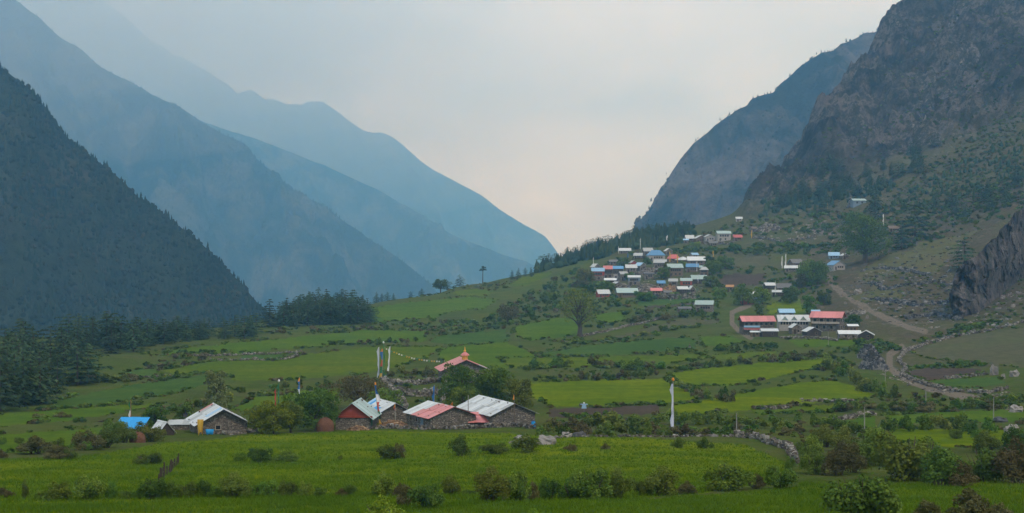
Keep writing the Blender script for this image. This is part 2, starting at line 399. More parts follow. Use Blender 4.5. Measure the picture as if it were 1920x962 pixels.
def mat_rock(name, lo, mid, hi, scale=0.6):
    t = NT(name); P = t.coord('Object')
    oi = t.attr('tint')
    n1 = t.noise(scale, 8, 0.72, P, 0.6)
    col = t.ramp(t.math('ADD', t.math('MULTIPLY', n1, 0.55), t.math('MULTIPLY', oi, 0.45)), [(0.25, lo), (0.5, mid), (0.72, hi)])
    return t.finish(col, 0.95, t.bump(n1, 0.7, 0.3), spec=0.15)
M['rubble'] = mat_rock("loose_stone", (0.060, 0.050, 0.040), (0.145, 0.125, 0.104), (0.33, 0.30, 0.265), 2.0)
M['boulder'] = mat_rock("boulder_stone", (0.11, 0.095, 0.08), (0.20, 0.18, 0.165), (0.32, 0.29, 0.27), 0.9)
M['mani'] = mat_rock("dark_slab_stone", (0.030, 0.030, 0.032), (0.085, 0.083, 0.085), (0.230, 0.225, 0.220), 1.0)
M['wood_pile'] = mat_rock("split_firewood", (0.10, 0.055, 0.03), (0.26, 0.16, 0.09), (0.42, 0.29, 0.18), 2.0)
def mat_cliff():
    t = NT("cliff_rock"); P = t.pos((1, 1, 0.7))
    n1 = t.noise(0.22, 8, 0.7, P, 0.8); n2 = t.noise(0.9, 6, 0.7, P)
    col = t.ramp(n1, [(0.34, (0.014, 0.014, 0.016)), (0.46, (0.050, 0.045, 0.045)), (0.56, (0.110, 0.092, 0.082)), (0.70, (0.20, 0.165, 0.14))])
    col = t.mix(t.ramp(t.noise(0.12, 5, 0.6, t.pos()), [(0.52, (0,) * 3), (0.66, (0.8,) * 3)]), col, (0.044, 0.046, 0.026))
    return t.finish(col, 0.9, t.bump(t.math('ADD', n1, n2), 0.9, 1.5), spec=0.2)
M['cliff'] = mat_cliff()

# ------------------------------------------------------------------ terrain: rows at which the ground lies, per column and distance
NEAR = [(4, 1400), (10, 1270), (20, 1137), (40, 1070), (60, 1017), (85, 962), (97, 936), (125, 900), (160, 860), (195, 830), (230, 806)]
TAB = {
 -1300: [(275,785),(330,745),(400,705),(480,662),(540,640),(640,665),(800,710),(1000,760),(1300,860),(2300,1000)],
 0:    [(275,778),(330,738),(400,697),(480,655),(540,630),(640,655),(800,700),(1000,750),(1300,860),(2300,1000)],
 250:  [(275,778),(330,737),(400,697),(480,657),(560,630),(620,618),(720,640),(880,690),(1050,740),(1300,850),(2300,1000)],
 500:  [(275,776),(330,737),(400,697),(480,660),(560,633),(640,612),(720,600),(800,606),(960,650),(1150,760),(1400,880),(2300,1000)],
 620:  [(275,776),(330,737),(400,697),(480,660),(560,633),(640,610),(720,592),(780,582),(860,592),(960,630),(1150,740),(2300,1000)],
 720:  [(275,775),(330,737),(400,698),(480,661),(560,634),(640,610),(720,589),(800,572),(860,562),(960,620),(1150,740),(2300,1000)],
 850:  [(275,774),(330,737),(400,698),(480,661),(560,634),(640,608),(720,584),(800,562),(880,545),(940,535),(1050,575),(1200,720),(2300,960)],
 930:  [(275,774),(330,737),(400,698),(480,661),(560,634),(640,608),(720,584),(800,561),(880,542),(960,526),(1000,523),(1100,560),(1300,700),(2300,920)],
 1010: [(275,774),(330,737),(400,698),(480,661),(560,634),(640,607),(720,581),(800,557),(880,533),(960,516),(1040,506),(1150,540),(1350,680),(2300,880)],
 1100: [(275,774),(330,737),(400,698),(480,661),(560,633),(640,605),(720,578),(800,553),(880,524),(960,498),(1040,478),(1100,472),(1200,495),(1400,620),(2300,820)],
 1200: [(275,774),(330,737),(400,698),(480,660),(560,632),(640,602),(720,574),(800,548),(880,514),(960,483),(1040,458),(1110,444),(1170,441),(1300,470),(1500,580),(2300,760)],
 1300: [(275,774),(330,737),(400,698),(480,660),(560,631),(640,601),(720,573),(800,546),(880,508),(960,474),(1040,446),(1110,430),(1170,424),(1300,440),(1500,500),(2300,560)],
 1400: [(275,774),(330,737),(400,698),(480,660),(560,629),(640,599),(720,571),(800,542),(880,500),(960,458),(1040,428),(1120,405),(1190,392),(1260,390),(1400,430),(1600,490),(2300,520)],
 1470: [(275,774),(330,737),(400,698),(480,660),(560,628),(640,598),(720,569),(800,540),(880,494),(960,450),(1040,415),(1120,386),(1190,352),(1250,315),(1300,288),(1360,300),(1600,400),(2300,460)],
 1540: [(275,774),(330,738),(400,700),(480,662),(560,625),(640,592),(720,560),(800,526),(880,482),(960,440),(1040,402),(1120,362),(1190,316),(1260,262),(1330,215),(1390,225),(1600,330),(2300,420)],
 1600: [(275,774),(330,739),(400,702),(480,663),(560,623),(640,583),(720,547),(800,512),(880,472),(960,428),(1040,386),(1120,338),(1190,288),(1270,222),(1340,168),(1410,138),(1500,170),(2300,380)],
 1690: [(275,774),(330,741),(400,704),(480,664),(560,621),(640,572),(720,528),(800,488),(880,442),(960,400),(1040,350),(1120,298),(1190,246),(1270,178),(1340,118),(1410,58),(1470,14),(1560,20),(2300,300)],
 1800: [(275,772),(330,739),(400,701),(480,658),(560,612),(640,560),(720,512),(800,468),(880,420),(960,370),(1040,312),(1120,252),(1200,186),(1300,102),(1400,20),(1500,-55),(1650,-130),(2300,100)],
 1920: [(275,770),(330,733),(400,690),(480,638),(560,582),(640,526),(720,472),(800,420),(880,365),(960,308),(1040,248),(1120,184),(1200,115),(1300,28),(1400,-55),(1500,-130),(1700,-230),(2300,-50)],
 2300: [(275,755),(330,705),(400,645),(480,580),(560,515),(640,450),(720,390),(800,330),(880,268),(960,205),(1040,140),(1120,75),(1200,5),(1300,-80),(1400,-165),(1500,-240),(1700,-350),(2300,-300)],
 3400: [(275,700),(330,630),(400,550),(480,460),(560,380),(640,300),(720,230),(800,160),(880,90),(960,30),(1040,-40),(1120,-110),(1200,-180),(1300,-260),(1400,-340),(1500,-400),(1700,-500),(2300,-450)],
}
PXG = np.arange(-1300, 3401, 10.0)
DG = np.concatenate([np.arange(4, 100, 1.0), np.arange(100, 400, 1.5), np.arange(400, 900, 2.5), np.arange(900, 1600, 3.0), np.arange(1600, 2301, 12.0)])
_cols = sorted(TAB)
_h = []                                     # interpolate ground heights (metres below the eye), not rows
for c in _cols:
    pts = NEAR + TAB[c]
    dd = np.array([p[0] for p in pts], float); hh = (np.array([p[1] for p in pts], float) - HOR) * dd / F
    _h.append(np.interp(DG, dd, hh))
_h = np.array(_h)
HG = np.array([np.interp(PXG, _cols, _h[:, j]) for j in range(len(DG))]).T    # [px, d]
def blur(a, axis, k):
    ker = np.hanning(k + 2)[1:-1]; ker /= ker.sum()
    p = [(0, 0), (0, 0)]; p[axis] = (k // 2, k // 2)
    return np.apply_along_axis(lambda r: np.convolve(r, ker, 'valid'), axis, np.pad(a, p, mode='edge'))
HG = blur(blur(HG, 0, 11), 1, 11)
ROWG = HOR + HG * F / DG[None, :]
def _bil(px, d):
    fx = np.clip((np.asarray(px, float) - PXG[0]) / 10.0, 0, len(PXG) - 1.001); i = fx.astype(int); tx = fx - i
    j = np.clip(np.searchsorted(DG, d, side='right') - 1, 0, len(DG) - 2); ty = np.clip((d - DG[j]) / (DG[j + 1] - DG[j]), 0, 1)
    return (HG[i, j] * (1 - tx) + HG[i + 1, j] * tx) * (1 - ty) + (HG[i, j + 1] * (1 - tx) + HG[i + 1, j + 1] * tx) * ty
def mtn_mask(px, d):
    row = HOR + _bil(px, d) * F / d
    lim = np.interp(px, [1380, 1450, 1550, 1700, 1920, 2300], [412, 392, 350, 292, 205, 60])
    return sstep(lim + 30, lim - 40, row) * sstep(1370, 1410, px) * sstep(880, 1020, d)
def ground_z(x, y):
    x = np.asarray(x, float); y = np.asarray(y, float)
    d = np.maximum(y, 4.0); px = 960 + x / d * F
    z = CZ - _bil(px, d)
    z = z + 0.22 * fbm(x / 14, y / 14, 3, 3) * sstep(60, 120, d)
    slope = sstep(1380, 1560, px) * sstep(520, 700, d)
    z = z + slope * (1.6 * fbm(x / 30, y / 30, 5, 5, 0.6))
    mm = mtn_mask(px, d)
    z = z + mm * (17.0 * (ridged(x / 120 + 0.1 * y / 110, y / 190, 5, 11, 0.6) - 1.0) + 11.0 * fbm(x / 34, y / 60, 5, 15, 0.68))
    lump = sstep(1010, 1060, px) * sstep(700, 800, d) * (1 - mm)
    z = z + lump * 0.8 * fbm(x / 24, y / 24, 3, 21)
    return z
def at(px, row):
    """the nearest visible ground point seen at column px, row"""
    i = int(np.clip(round((px - PXG[0]) / 10), 0, len(PXG) - 1))
    r = ROWG[i]
    k = np.argmax((r <= row) & (DG > 30))
    if r[k] > row: k = int(np.argmin(r))
    d = DG[k]
    if k > 0 and r[k - 1] > r[k]:
        t = (r[k - 1] - row) / (r[k - 1] - r[k]); d = DG[k - 1] + np.clip(t, 0, 1) * (DG[k] - DG[k - 1])
    x = (px - 960) / F * d
    return np.array([x, d, float(ground_z(x, d))])
def at_many(px, row):
    px = np.asarray(px, float); row = np.asarray(row, float)
    i = np.clip(np.round((px - PXG[0]) / 10).astype(int), 0, len(PXG) - 1)
    r = ROWG[i]; ok = (r <= row[:, None]) & (DG > 30)[None, :]
    k = np.where(ok.any(1), np.argmax(ok, 1), np.argmin(r, 1)); n = np.arange(len(px)); k1 = np.maximum(k - 1, 0)
    a, b = r[n, k1], r[n, k]; t = np.clip((a - row) / np.maximum(a - b, 1e-6), 0, 1); t = np.where(a > b, t, 1)
    d = DG[k1] + t * (DG[k] - DG[k1]); x = (px - 960) / F * d
    return np.stack([x, d, ground_z(x, d)], -1)
def mpp(d): return d / F                     # metres per photo pixel

# ------------------------------------------------------------------ ground sheet, split into fields, tracks and rough ground
FIELDS = [
 ('crop', [(-900,1500),(2800,1500),(2800,918),(1500,915),(1200,937),(620,935),(-900,938)], 'dark green barley field across the foot of the slope'),
 ('crop', [(-900,938),(620,935),(1200,935),(1490,905),(1482,870),(1400,836),(1200,822),(1000,816),(960,812),(700,809),(480,816),(300,832),(215,846),(120,860),(-900,868)], 'broad green barley field in front of the stone farm'),
 ('crop', [(1500,918),(1700,918),(2800,918),(2800,905),(1500,905)], 'green strip below the tall shrubs'),
 ('crop_fresh', [(-900,862),(100,848),(215,812),(218,800),(140,806),(0,815),(-900,820)], 'green meadow beside the blue-roofed shed'),
 ('crop_fresh', [(-900,808),(0,800),(60,795),(140,786),(235,772),(330,756),(240,758),(0,776),(-900,780)], 'green strip meadow behind the blue-roofed shed'),
 ('crop_blue', [(100,752),(230,725),(388,703),(392,718),(330,738),(240,752),(105,768)], 'pale green field beside the dark pines'),
 ('crop_fresh', [(430,768),(480,745),(560,735),(640,728),(640,745),(560,760),(470,776)], 'green meadow behind the farm trees'),
 ('crop_blue', [(222,703),(270,690),(300,692),(290,707),(240,712)], 'small bluish field at the pine wood edge'),
 ('crop_yellow', [(300,695),(400,677),(530,676),(570,664),(700,650),(830,650),(800,672),(690,700),(560,712),(440,714),(420,700),(330,702)], 'large yellowish green field behind the prayer poles'),
 ('crop_fresh', [(820,662),(840,650),(945,640),(975,652),(1010,668),(990,690),(920,690),(830,685)], 'green field beside the pink-roofed temple'),
 ('crop_fresh', [(310,657),(420,645),(540,634),(700,618),(800,622),(795,640),(700,644),(600,650),(520,655),(480,662),(300,668)], 'long green field below the pine knoll'),
 ('crop_blue', [(440,674),(470,664),(550,664),(535,672)], 'small walled green plot'),
 ('crop_blue', [(805,640),(830,628),(950,618),(955,640),(850,650)], 'green field under the hedge line'),
 ('crop_fresh', [(688,578),(760,568),(880,556),(935,562),(905,580),(850,583),(820,595),(700,607)], 'green field on the valley brow'),
 ('crop_yellow', [(845,548),(890,541),(930,546),(915,554),(860,554)], 'little yellowish field on the valley brow'),
 ('crop_yellow', [(952,537),(975,520),(1035,509),(1032,516),(985,536)], 'narrow yellow field below the ridge pines'),
 ('crop_fresh', [(962,612),(1040,598),(1085,590),(1095,610),(1080,628),(1000,638),(970,632)], 'green field below the tall walnut tree'),
 ('crop_fresh', [(1115,590),(1172,582),(1170,602),(1120,606)], 'small green field behind the tall walnut tree'),
 ('fallow', [(1030,640),(1130,637),(1200,618),(1285,597),(1345,599),(1350,605),(1290,612),(1190,632),(1090,645)], 'olive fallow field under the green-roofed house'),
 ('crop_blue', [(1010,662),(1120,645),(1290,632),(1310,640),(1300,655),(1180,664),(1040,672)], 'green field in front of the fallow strip'),
 ('crop_fresh', [(1310,632),(1370,630),(1400,642),(1360,648),(1320,650)], 'small green plot by the track'),
 ('crop_yellow', [(930,672),(1180,668),(1300,664),(1330,672),(1240,684),(1100,690),(960,690)], 'pale green strip between hedges'),
 ('crop_yellow', [(1320,668),(1400,660),(1460,658),(1440,668),(1340,676)], 'narrow green strip near the lodges'),
 ('crop', [(985,716),(1245,710),(1270,728),(1330,745),(1240,757),(1030,763),(1000,745)], 'bright green field behind the white flag'),
 ('soil', [(1030,766),(1240,758),(1236,776),(1090,782),(1028,780)], 'ploughed brown strip behind the white flag'),
 ('crop', [(1250,703),(1310,690),(1430,680),(1550,672),(1556,684),(1470,704),(1385,722),(1300,725)], 'bright green field below the lodges'),
 ('crop', [(1385,738),(1500,718),(1560,712),(1655,742),(1600,752),(1420,766),(1310,780),(1245,778),(1260,762)], 'green field between hedges beside the power poles'),
 ('crop_yellow', [(1410,768),(1500,762),(1600,757),(1640,762),(1560,772),(1420,778)], 'yellowish weedy strip by a stone wall'),
 ('crop', [(1438,572),(1455,565),(1500,561),(1512,575),(1512,592),(1440,591)], 'bright green plot behind the lodges'),
 ('soil', [(1352,520),(1370,514),(1435,513),(1432,526),(1420,533),(1345,536)], 'brown ploughed plot in the village'),
 ('fallow', [(1345,486),(1440,477),(1445,498),(1360,505)], 'olive pasture plot in the village'),
 ('crop_blue', [(1190,565),(1260,558),(1330,558),(1310,566),(1200,575)], 'green terrace below the village'),
 ('soil', [(1205,574),(1310,567),(1300,574),(1215,579)], 'brown terrace below the village'),
 ('crop_fresh', [(1475,636),(1560,637),(1620,640),(1600,648),(1500,652)], 'green strip in front of the lodges'),
 ('fallow', [(1705,662),(1760,640),(1850,622),(1935,612),(2400,590),(2400,690),(1935,690),(1850,682),(1760,676)], 'bare brown terrace inside the stone wall'),
 ('soil', [(1693,698),(1740,690),(1825,690),(1850,698),(1740,714)], 'dark ploughed plot inside the stone wall'),
 ('crop_blue', [(1742,714),(1800,710),(1868,707),(1885,716),(1840,727),(1770,727)], 'small green plot inside the stone wall'),
 ('crop_fresh', [(1655,778),(1760,772),(1930,768),(2400,765),(2400,790),(1930,792),(1680,795)], 'green meadow under the shrub belt'),
 ('crop', [(1640,808),(1700,803),(1935,806),(2400,810),(2400,850),(1935,848),(1780,838),(1680,828)], 'green meadow behind the large olive shrub'),
 ('crop_fresh', [(1560,795),(1640,780),(1640,800),(1580,808)], 'small green plot beside a leaning wall'),
 ('pasture', [(1600,512),(1660,480),(1740,452),(1850,425),(1800,455),(1775,490),(1755,515),(1680,512),(1630,530)], 'olive pasture on the right slope'),
 ('pasture', [(1590,560),(1640,540),(1700,548),(1690,560),(1620,570)], 'olive ledge above the dirt road'),
]
TRACKS = [([(1552,520),(1565,540),(1600,565),(1645,590),(1705,614),(1735,622)], 4.2, 'brown dirt road cut down the slope'),
          ([(1690,650),(1668,665),(1668,690),(1700,712),(1745,730),(1830,748),(1905,770)], 4.8, 'dusty lane between the mounds and the stone wall'),
          ([(1405,572),(1372,586),(1372,606),(1385,620),(1408,634)], 3.5, 'pale footpath beside the pink-roofed lodge'),
          ([(1500,428),(1540,434),(1585,441)], 2.5, 'pale path below the big round tree')]
DT = np.concatenate([np.arange(5, 80, 3.0), np.arange(80, 260, 1.0), np.arange(260, 500, 1.7), np.arange(500, 900, 2.4), np.arange(900, 1520, 3.2), np.arange(1520, 2301, 26.0)])
PT = np.concatenate([np.arange(-1300, -60, 40.0), np.arange(-60, 1990, 4.5), np.arange(1990, 3401, 40.0)])
PP, DD = np.meshgrid(PT, DT, indexing='ij')
XX = (PP - 960) / F * DD
ZZ = ground_z(XX, DD)
nP, nD = PP.shape
idx = np.arange(nP * nD).reshape(nP, nD)
quads = np.stack([idx[:-1, :-1], idx[1:, :-1], idx[1:, 1:], idx[:-1, 1:]], -1)
pc = (PP[:-1, :-1] + PP[1:, 1:]) / 2; dc = (DD[:-1, :-1] + DD[1:, 1:]) / 2
rowc = HOR + _bil(pc, dc) * F / dc
vis = rowc <= np.minimum.accumulate(rowc, axis=1) + 0.4
owner = np.full(rowc.shape, -1)
jx = pc + 2.2 * fbm(pc / 9, rowc / 5, 2, 31) * 2; jy = rowc + 0.9 * fbm(pc / 13, rowc / 7, 2, 37) * 2
for k, (mt, poly, lab) in enumerate(FIELDS):
    owner[inpoly(jx, jy, poly) & vis] = k
for k, (line, w, lab) in enumerate(TRACKS):
    owner[(dist_poly(pc, rowc, line) < w * 0.45) & vis & (dc > 200)] = 100 + k
rowv = HOR + _bil(PP, DD) * F / DD
rockm = mtn_mask(PP, DD)
dry = np.maximum.reduce([sstep(1400, 1560, PP) * sstep(470, 600, DD) * 1.0, sstep(1080, 1150, PP) * sstep(760, 850, DD) * 0.55, sstep(1560, 1700, PP) * sstep(380, 450, DD) * 0.8, 0.08 * np.ones_like(PP)])
dry = np.clip(dry + 0.35 * fbm(XX / 40, DD / 40, 3, 51), 0, 1) * (1 - 0.15 * sstep(900, 1000, DD) * sstep(1380, 1450, PP))
trk = np.zeros_like(dry)
for line, w, lab in TRACKS:
    dl = dist_poly(PP, rowv, line) / w
    trk = np.maximum(trk, np.clip(1.5 - 0.85 * dl, 0, 1) * (DD > 200))
ZONE = np.stack([rockm, dry, trk], -1).reshape(-1, 3)
VV = np.stack([XX, DD, ZZ], -1).reshape(-1, 3)
def sub_mesh(name, sel, mat, attrs=False):
    q = quads[sel]; u, inv = np.unique(q.ravel(), return_inverse=True)
    return np_mesh(name, VV[u], inv, np.full(len(q), 4), mat, True, {'zone': ZONE[u]} if attrs else None)
link("ground", sub_mesh("ground", owner == -1, M['ground'], True), kind='structure')
for k, (mt, poly, lab) in enumerate(FIELDS):
    if (owner == k).any():
        link("field", sub_mesh("field", owner == k, M[mt]), kind='structure', label=lab)
for k, (line, w, lab) in enumerate(TRACKS):
    if (owner == 100 + k).any():
        link("dirt_track", sub_mesh("dirt_track", owner == 100 + k, M['track']), kind='structure', label=lab)
vf = np.array([(-14500, -2300, -420), (14500, -2300, -420), (14500, 13300, -420), (-14500, 13300, -420)], float)
link("valley_floor", np_mesh("valley_floor", vf, [0, 1, 2, 3], [4], M['mtn_far']), kind='structure')

# ------------------------------------------------------------------ mountains
def mountain(name, crest, d0, d1, front, mat, seed, amp, wl, slope_f=0.85, slope_b=0.9, nt=260, ns=90, floor=-60, fine=1.0, back=70):
    """crest given as (column, row) at distances running d0..d1; slopes fall away on both sides to the valley"""
    c = np.array(crest, float)
    t = np.linspace(0, 1, nt)
    s = np.r_[0, np.cumsum(np.hypot(*np.diff(c, axis=0).T))]; s /= s[-1]
    px = np.interp(t, s, c[:, 0]); row = np.interp(t, s, c[:, 1])
    d = d0 + (d1 - d0) * np.clip((px - px[0]) / (px[-1] - px[0]), 0, 1)
    x = (px - 960) / F * d; z = CZ + (HOR - row) * d / F
    fx, fy = front; n = math.hypot(fx, fy); fx /= n; fy /= n
    # s in [-1, 1]: negative towards the viewer
    sv = np.concatenate([-np.linspace(1, 0, ns) ** 1.25, np.linspace(0, 1, 24)[1:]])
    L = np.maximum(z - floor, 30)
    X = np.empty((nt, len(sv))); Y = X.copy(); Z = X.copy()
    for j, q in enumerate(sv):
        sl = slope_f if q < 0 else slope_b
        run = abs(q) * L / sl
        sg = 1 if q < 0 else -1
        X[:, j] = x + sg * fx * run; Y[:, j] = d + sg * fy * run
        Z[:, j] = z - (L * abs(q))
    A = np.abs(sv)[None, :]
    env = np.clip(A * 5.0, 0, 1) * np.clip((1.02 - A) * 3, 0, 1)
    g = ridged(X / wl + 0.25 * Y / wl, Y / (wl * 2.6), 5, seed, 0.5) - 1.05
    Z += env * amp * g + np.clip(A * 20, 0.12, 1) * amp * 0.16 * fine * fbm(X / (wl * 0.16), Y / (wl * 0.16), 4, seed + 9, 0.6)
    V = np.stack([X, Y, Z], -1).reshape(-1, 3)
    ii = np.arange(nt * len(sv)).reshape(nt, len(sv))
    q = np.stack([ii[:-1, :-1], ii[1:, :-1], ii[1:, 1:], ii[:-1, 1:]], -1).reshape(-1, 4)
    o = link(name, np_mesh(name, V, q.ravel(), np.full(len(q), 4), mat, True), kind='structure')
    return o, (X, Y, Z, sv)
CR_A = [(-900,-330),(-450,-120),(-150,25),(0,124),(30,148),(62,170),(78,196),(100,226),(126,258),(150,276),(175,297),(205,318),(235,345),(262,372),(300,395),(330,420),(365,445),(400,478),(430,508),(455,535),(480,565),(505,592),(530,628),(580,700)]
CR_B = [(-900,-620),(-300,-270),(-100,-110),(0,-28),(30,2),(70,30),(110,68),(150,92),(185,122),(215,140),(250,158),(272,170),(310,190),(345,205),(385,232),(420,252),(462,272),(480,295),(505,318),(545,352),(575,370),(610,388),(650,418),(700,452),(750,486),(800,528),(850,585),(900,640)]
CR_C = [(250,176),(350,217),(432,246),(475,258),(520,276),(560,292),(605,308),(650,330),(700,352),(745,378),(790,402),(830,430),(870,450),(905,462),(945,478),(1000,497),(1040,520),(1080,560)]
CR_D = [(-400,-70),(60,-60),(150,-35),(200,5),(240,38),(262,58),(285,78),(310,90),(322,104),(342,105),(370,125),(388,132),(405,146),(430,160),(445,177),(458,172),(470,167),(482,175),(498,188),(510,184),(525,190),(538,196),(552,194),(567,198),(575,191),(605,190),(620,200),(640,215),(660,230),(682,246),(700,249),(715,247),(735,256),(755,272),(790,303),(812,318),(850,338),(905,368),(940,395),(968,412),(1000,430),(1020,442),(1032,455),(1043,470),(1075,520),(1100,570)]
CR_R = [(1150,530),(1180,468),(1193,436),(1202,415),(1214,398),(1228,372),(1244,348),(1262,318),(1275,300),(1288,284),(1300,268),(1318,256),(1340,235),(1352,226),(1372,214),(1388,203),(1400,200),(1408,188),(1430,178),(1450,174),(1462,158),(1478,146),(1492,132),(1502,124),(1520,112),(1540,98),(1562,96),(1575,84),(1600,74),(1622,61),(1640,62),(1660,48),(1680,26),(1700,-5),(1760,-70),(1900,-210),(2150,-400),(2500,-560)]
mA, gA = mountain("mountain", CR_A, 1750, 1450, (0.30, -1), M['mtn_forest'], 101, 26, 170, 0.80, 0.9, 300, 150, -420)
mA['label'] = 'nearest dark forested mountain flank'
mB, gB = mountain("mountain", CR_B, 5600, 5200, (0.25, -1), M['mtn_far'], 131, 230, 620, 0.80, 0.8, 280, 100, -420)
mB['label'] = 'blue hazy mountain spur behind the dark forested one'
mC, gC = mountain("mountain", CR_C, 7800, 7400, (0.25, -1), M['mtn_far'], 161, 200, 700, 0.80, 0.8, 220, 80, -420)
mC['label'] = 'pale blue middle mountain spur'
mD, gD = mountain("mountain", CR_D, 11200, 10600, (0.2, -1), M['mtn_far'], 191, 330, 1100, 0.85, 1.7, 280, 80, -420, 0.6)
mD['label'] = 'palest jagged far mountain ridge under the cloud'
mR, gR = mountain("mountain", CR_R, 2700, 3100, (-0.45, -1), M['mtn_rock'], 221, 95, 260, 1.0, 0.9, 340, 130, -120)
mR['label'] = 'blue grey rocky ridge behind the village'

# the dark cliff that sticks out of the right slope
def cliff():
    nt, ns = 130, 80
    px = np.linspace(1782, 2010, nt)
    kp = [1782, 1830, 1880, 1920, 2010]; kf = np.array([at(a_, b_) for a_, b_ in zip(kp, [602, 586, 552, 522, 455])])
    foot = [np.array([np.interp(p, kp, kf[:, c_]) for c_ in range(3)]) for p in px]
    for f in foot: f[2] = float(ground_z(f[0], f[1]))
    top_row = np.interp(px, [1782, 1790, 1800, 1830, 1860, 1890, 1920, 2010], [560, 512, 500, 478, 452, 415, 388, 320])
    X = np.empty((nt, ns)); Y = X.copy(); Z = X.copy()
    for i, p in enumerate(px):
        f = foot[i]; dt = f[1] + 7
        H = (CZ + (HOR - top_row[i]) * dt / F) - (f[2] - 2)
        for j in range(ns):
            s = j / (ns - 1)
            if s < 0.62:
                v = s / 0.62
                yy = f[1] + 7 * v ** 1.2 + 2.0 * math.sin(v * 9 + p * .05); zz = f[2] - 2 + H * v
            else:
                v = (s - 0.62) / 0.38
                yy = dt + 110 * v
                zz = f[2] - 2 + H + 6 * v
            X[i, j] = (p - 960) / F * yy; Y[i, j] = yy; Z[i, j] = zz
            if s >= 0.62:
                g = float(ground_z(X[i, j], yy)); Z[i, j] = zz * (1 - v) + (g - 3) * v if v < 1 else g - 4
    S_ = np.linspace(0, 1, ns)[None, :]
    env = np.clip(S_ * 6, 0.2, 1) * np.clip((1 - S_) * 3, 0, 1)
    col = X * 0.75 + Y * 0.35
    big = fbm(col / 15, Z / 12, 4, 301, 0.6); blk = np.round(3 * fbm(col / 6 + 0.3 * big, Z / 4.5, 2, 305)) / 3
    push = env * (6.5 * big + 2.4 * blk + 1.0 * fbm(col / 2.5, Z / 2.2, 3, 309, 0.6))
    Y -= push; X -= 0.45 * push; Z += env * 1.1 * fbm(col / 5, S_ * 9 + 0 * X, 3, 311)
    V = np.stack([X, Y, Z], -1).reshape(-1, 3); ii = np.arange(nt * ns).reshape(nt, ns)
    q = np.stack([ii[:-1, :-1], ii[1:, :-1], ii[1:, 1:], ii[:-1, 1:]], -1).reshape(-1, 4)
    link("cliff", np_mesh("cliff", V, q.ravel(), np.full(len(q), 4), M['cliff'], False), kind='structure', label='dark streaked rock cliff jutting from the right slope')
cliff()

# ------------------------------------------------------------------ foliage builders
def leaf_quads(P, Nrm, size, aspect=0.75, tint=None, r=rng, droop=0.0):
    n = len(P)
    rv = r.normal(size=(n, 3)); rv[:, 2] -= droop
    a = np.cross(Nrm, rv); a /= np.linalg.norm(a, axis=1, keepdims=True) + 1e-9
    b = np.cross(Nrm, a); b /= np.linalg.norm(b, axis=1, keepdims=True) + 1e-9
    s = (size * r.uniform(0.65, 1.35, n))[:, None] if np.isscalar(size) else size[:, None]
    V = np.stack([P - a * s * 0.5, P - b * s * 0.5 * aspect, P + a * s * 0.5, P + b * s * 0.5 * aspect], 1).reshape(-1, 3)
    return V, np.arange(4 * n), np.full(n, 4), np.repeat(r.uniform(0, 1, n) if tint is None else tint, 4)
def crown(lobes, n, size, seed, rough=0.5, lower=-0.55):
    """leaf quads spread over and inside lumpy lobes"""
    r = np.random.default_rng(seed)
    lb = np.array(lobes, float); wgt = lb[:, 3] * lb[:, 5]; wgt /= wgt.sum()
    k = r.choice(len(lb), n, p=wgt)
    u = r.normal(size=(n, 3)); u /= np.linalg.norm(u, axis=1, keepdims=True)
    u[:, 2] = np.where(u[:, 2] < lower, -u[:, 2], u[:, 2])
    rad = np.clip(1.0 - np.abs(r.normal(0, 0.22, n)), 0.25, 1.0) + np.where(r.uniform(size=n) < 0.06, r.uniform(0, 0.28, n), 0)
    bump = 1 + 0.22 * fbm(u[:, 0] * 2.6 + 3 * k, u[:, 1] * 2.6 + u[:, 2] * 2.1, 3, seed)
    P = lb[k, :3] + u * lb[k, 3:6] * (rad * bump)[:, None]
    N = u + r.normal(0, rough, (n, 3)); N /= np.linalg.norm(N, axis=1, keepdims=True)
    tint = np.clip(0.5 + 0.30 * r.normal(size=n) * 0.6 + 0.25 * (hash2(k * 7 + 1, k * 13, seed) - 0.5) * 2, 0, 1)
    P[:, 2] = np.maximum(P[:, 2], 0.02)
    return leaf_quads(P, N, size, 0.8, tint, r)
def merge(parts):
    V = np.concatenate([p[0] for p in parts]); off = 0; F_ = []
    for p in parts: F_.append(p[1] + off); off += len(p[0])
    return V, np.concatenate(F_), np.concatenate([p[2] for p in parts]), np.concatenate([p[3] for p in parts])
def fmesh(name, q, mat): return np_mesh(name, q[0], q[1], q[2], mat, False, {'tint': q[3]})

def bush_lobes(seed, w=1.0, h=1.0, n=9):
    r = np.random.default_rng(seed); L = []
    for i in range(n):
        a = r.uniform(0, 2 * np.pi); q = r.uniform(0.0, 0.70) ** 0.75
        hz = r.uniform(0.12, 0.76) * (1 - 0.55 * q) if i % 2 else r.uniform(0.10, 0.32)
        s = r.uniform(0.22, 0.40)
        L.append((0.5 * w * q * math.cos(a), 0.5 * w * q * math.sin(a), h * hz, 0.5 * w * s, 0.5 * w * s, h * s * 0.8))
    return L
STEMS = {}
def bush_meshes(mat, n, size, seeds, lobes=9):
    return [fmesh("foliage", crown(bush_lobes(s, 1.0, 1.0, lobes), n, size, s, 0.6, -0.3), M[mat]) for s in seeds]
def stem_mesh(seed):
    r = random.Random(seed); b = MB()
    for k in range(9):
        a = r.uniform(0, 6.28); q = r.uniform(0.15, 0.42)
        b.tube([(0.05 * math.cos(a), 0.05 * math.sin(a), -0.08), (0.5 * q * math.cos(a), 0.5 * q * math.sin(a), 0.3), (.8 * q * math.cos(a), .8 * q * math.sin(a), r.uniform(0.42, 0.66))], [0.016, 0.012, 0.004], 4)
    return b.mesh("stem", M['bark'])
KINDS = ['leaf_green', 'leaf_dark', 'leaf_olive', 'leaf_brown', 'leaf_bright', 'leaf_pale']
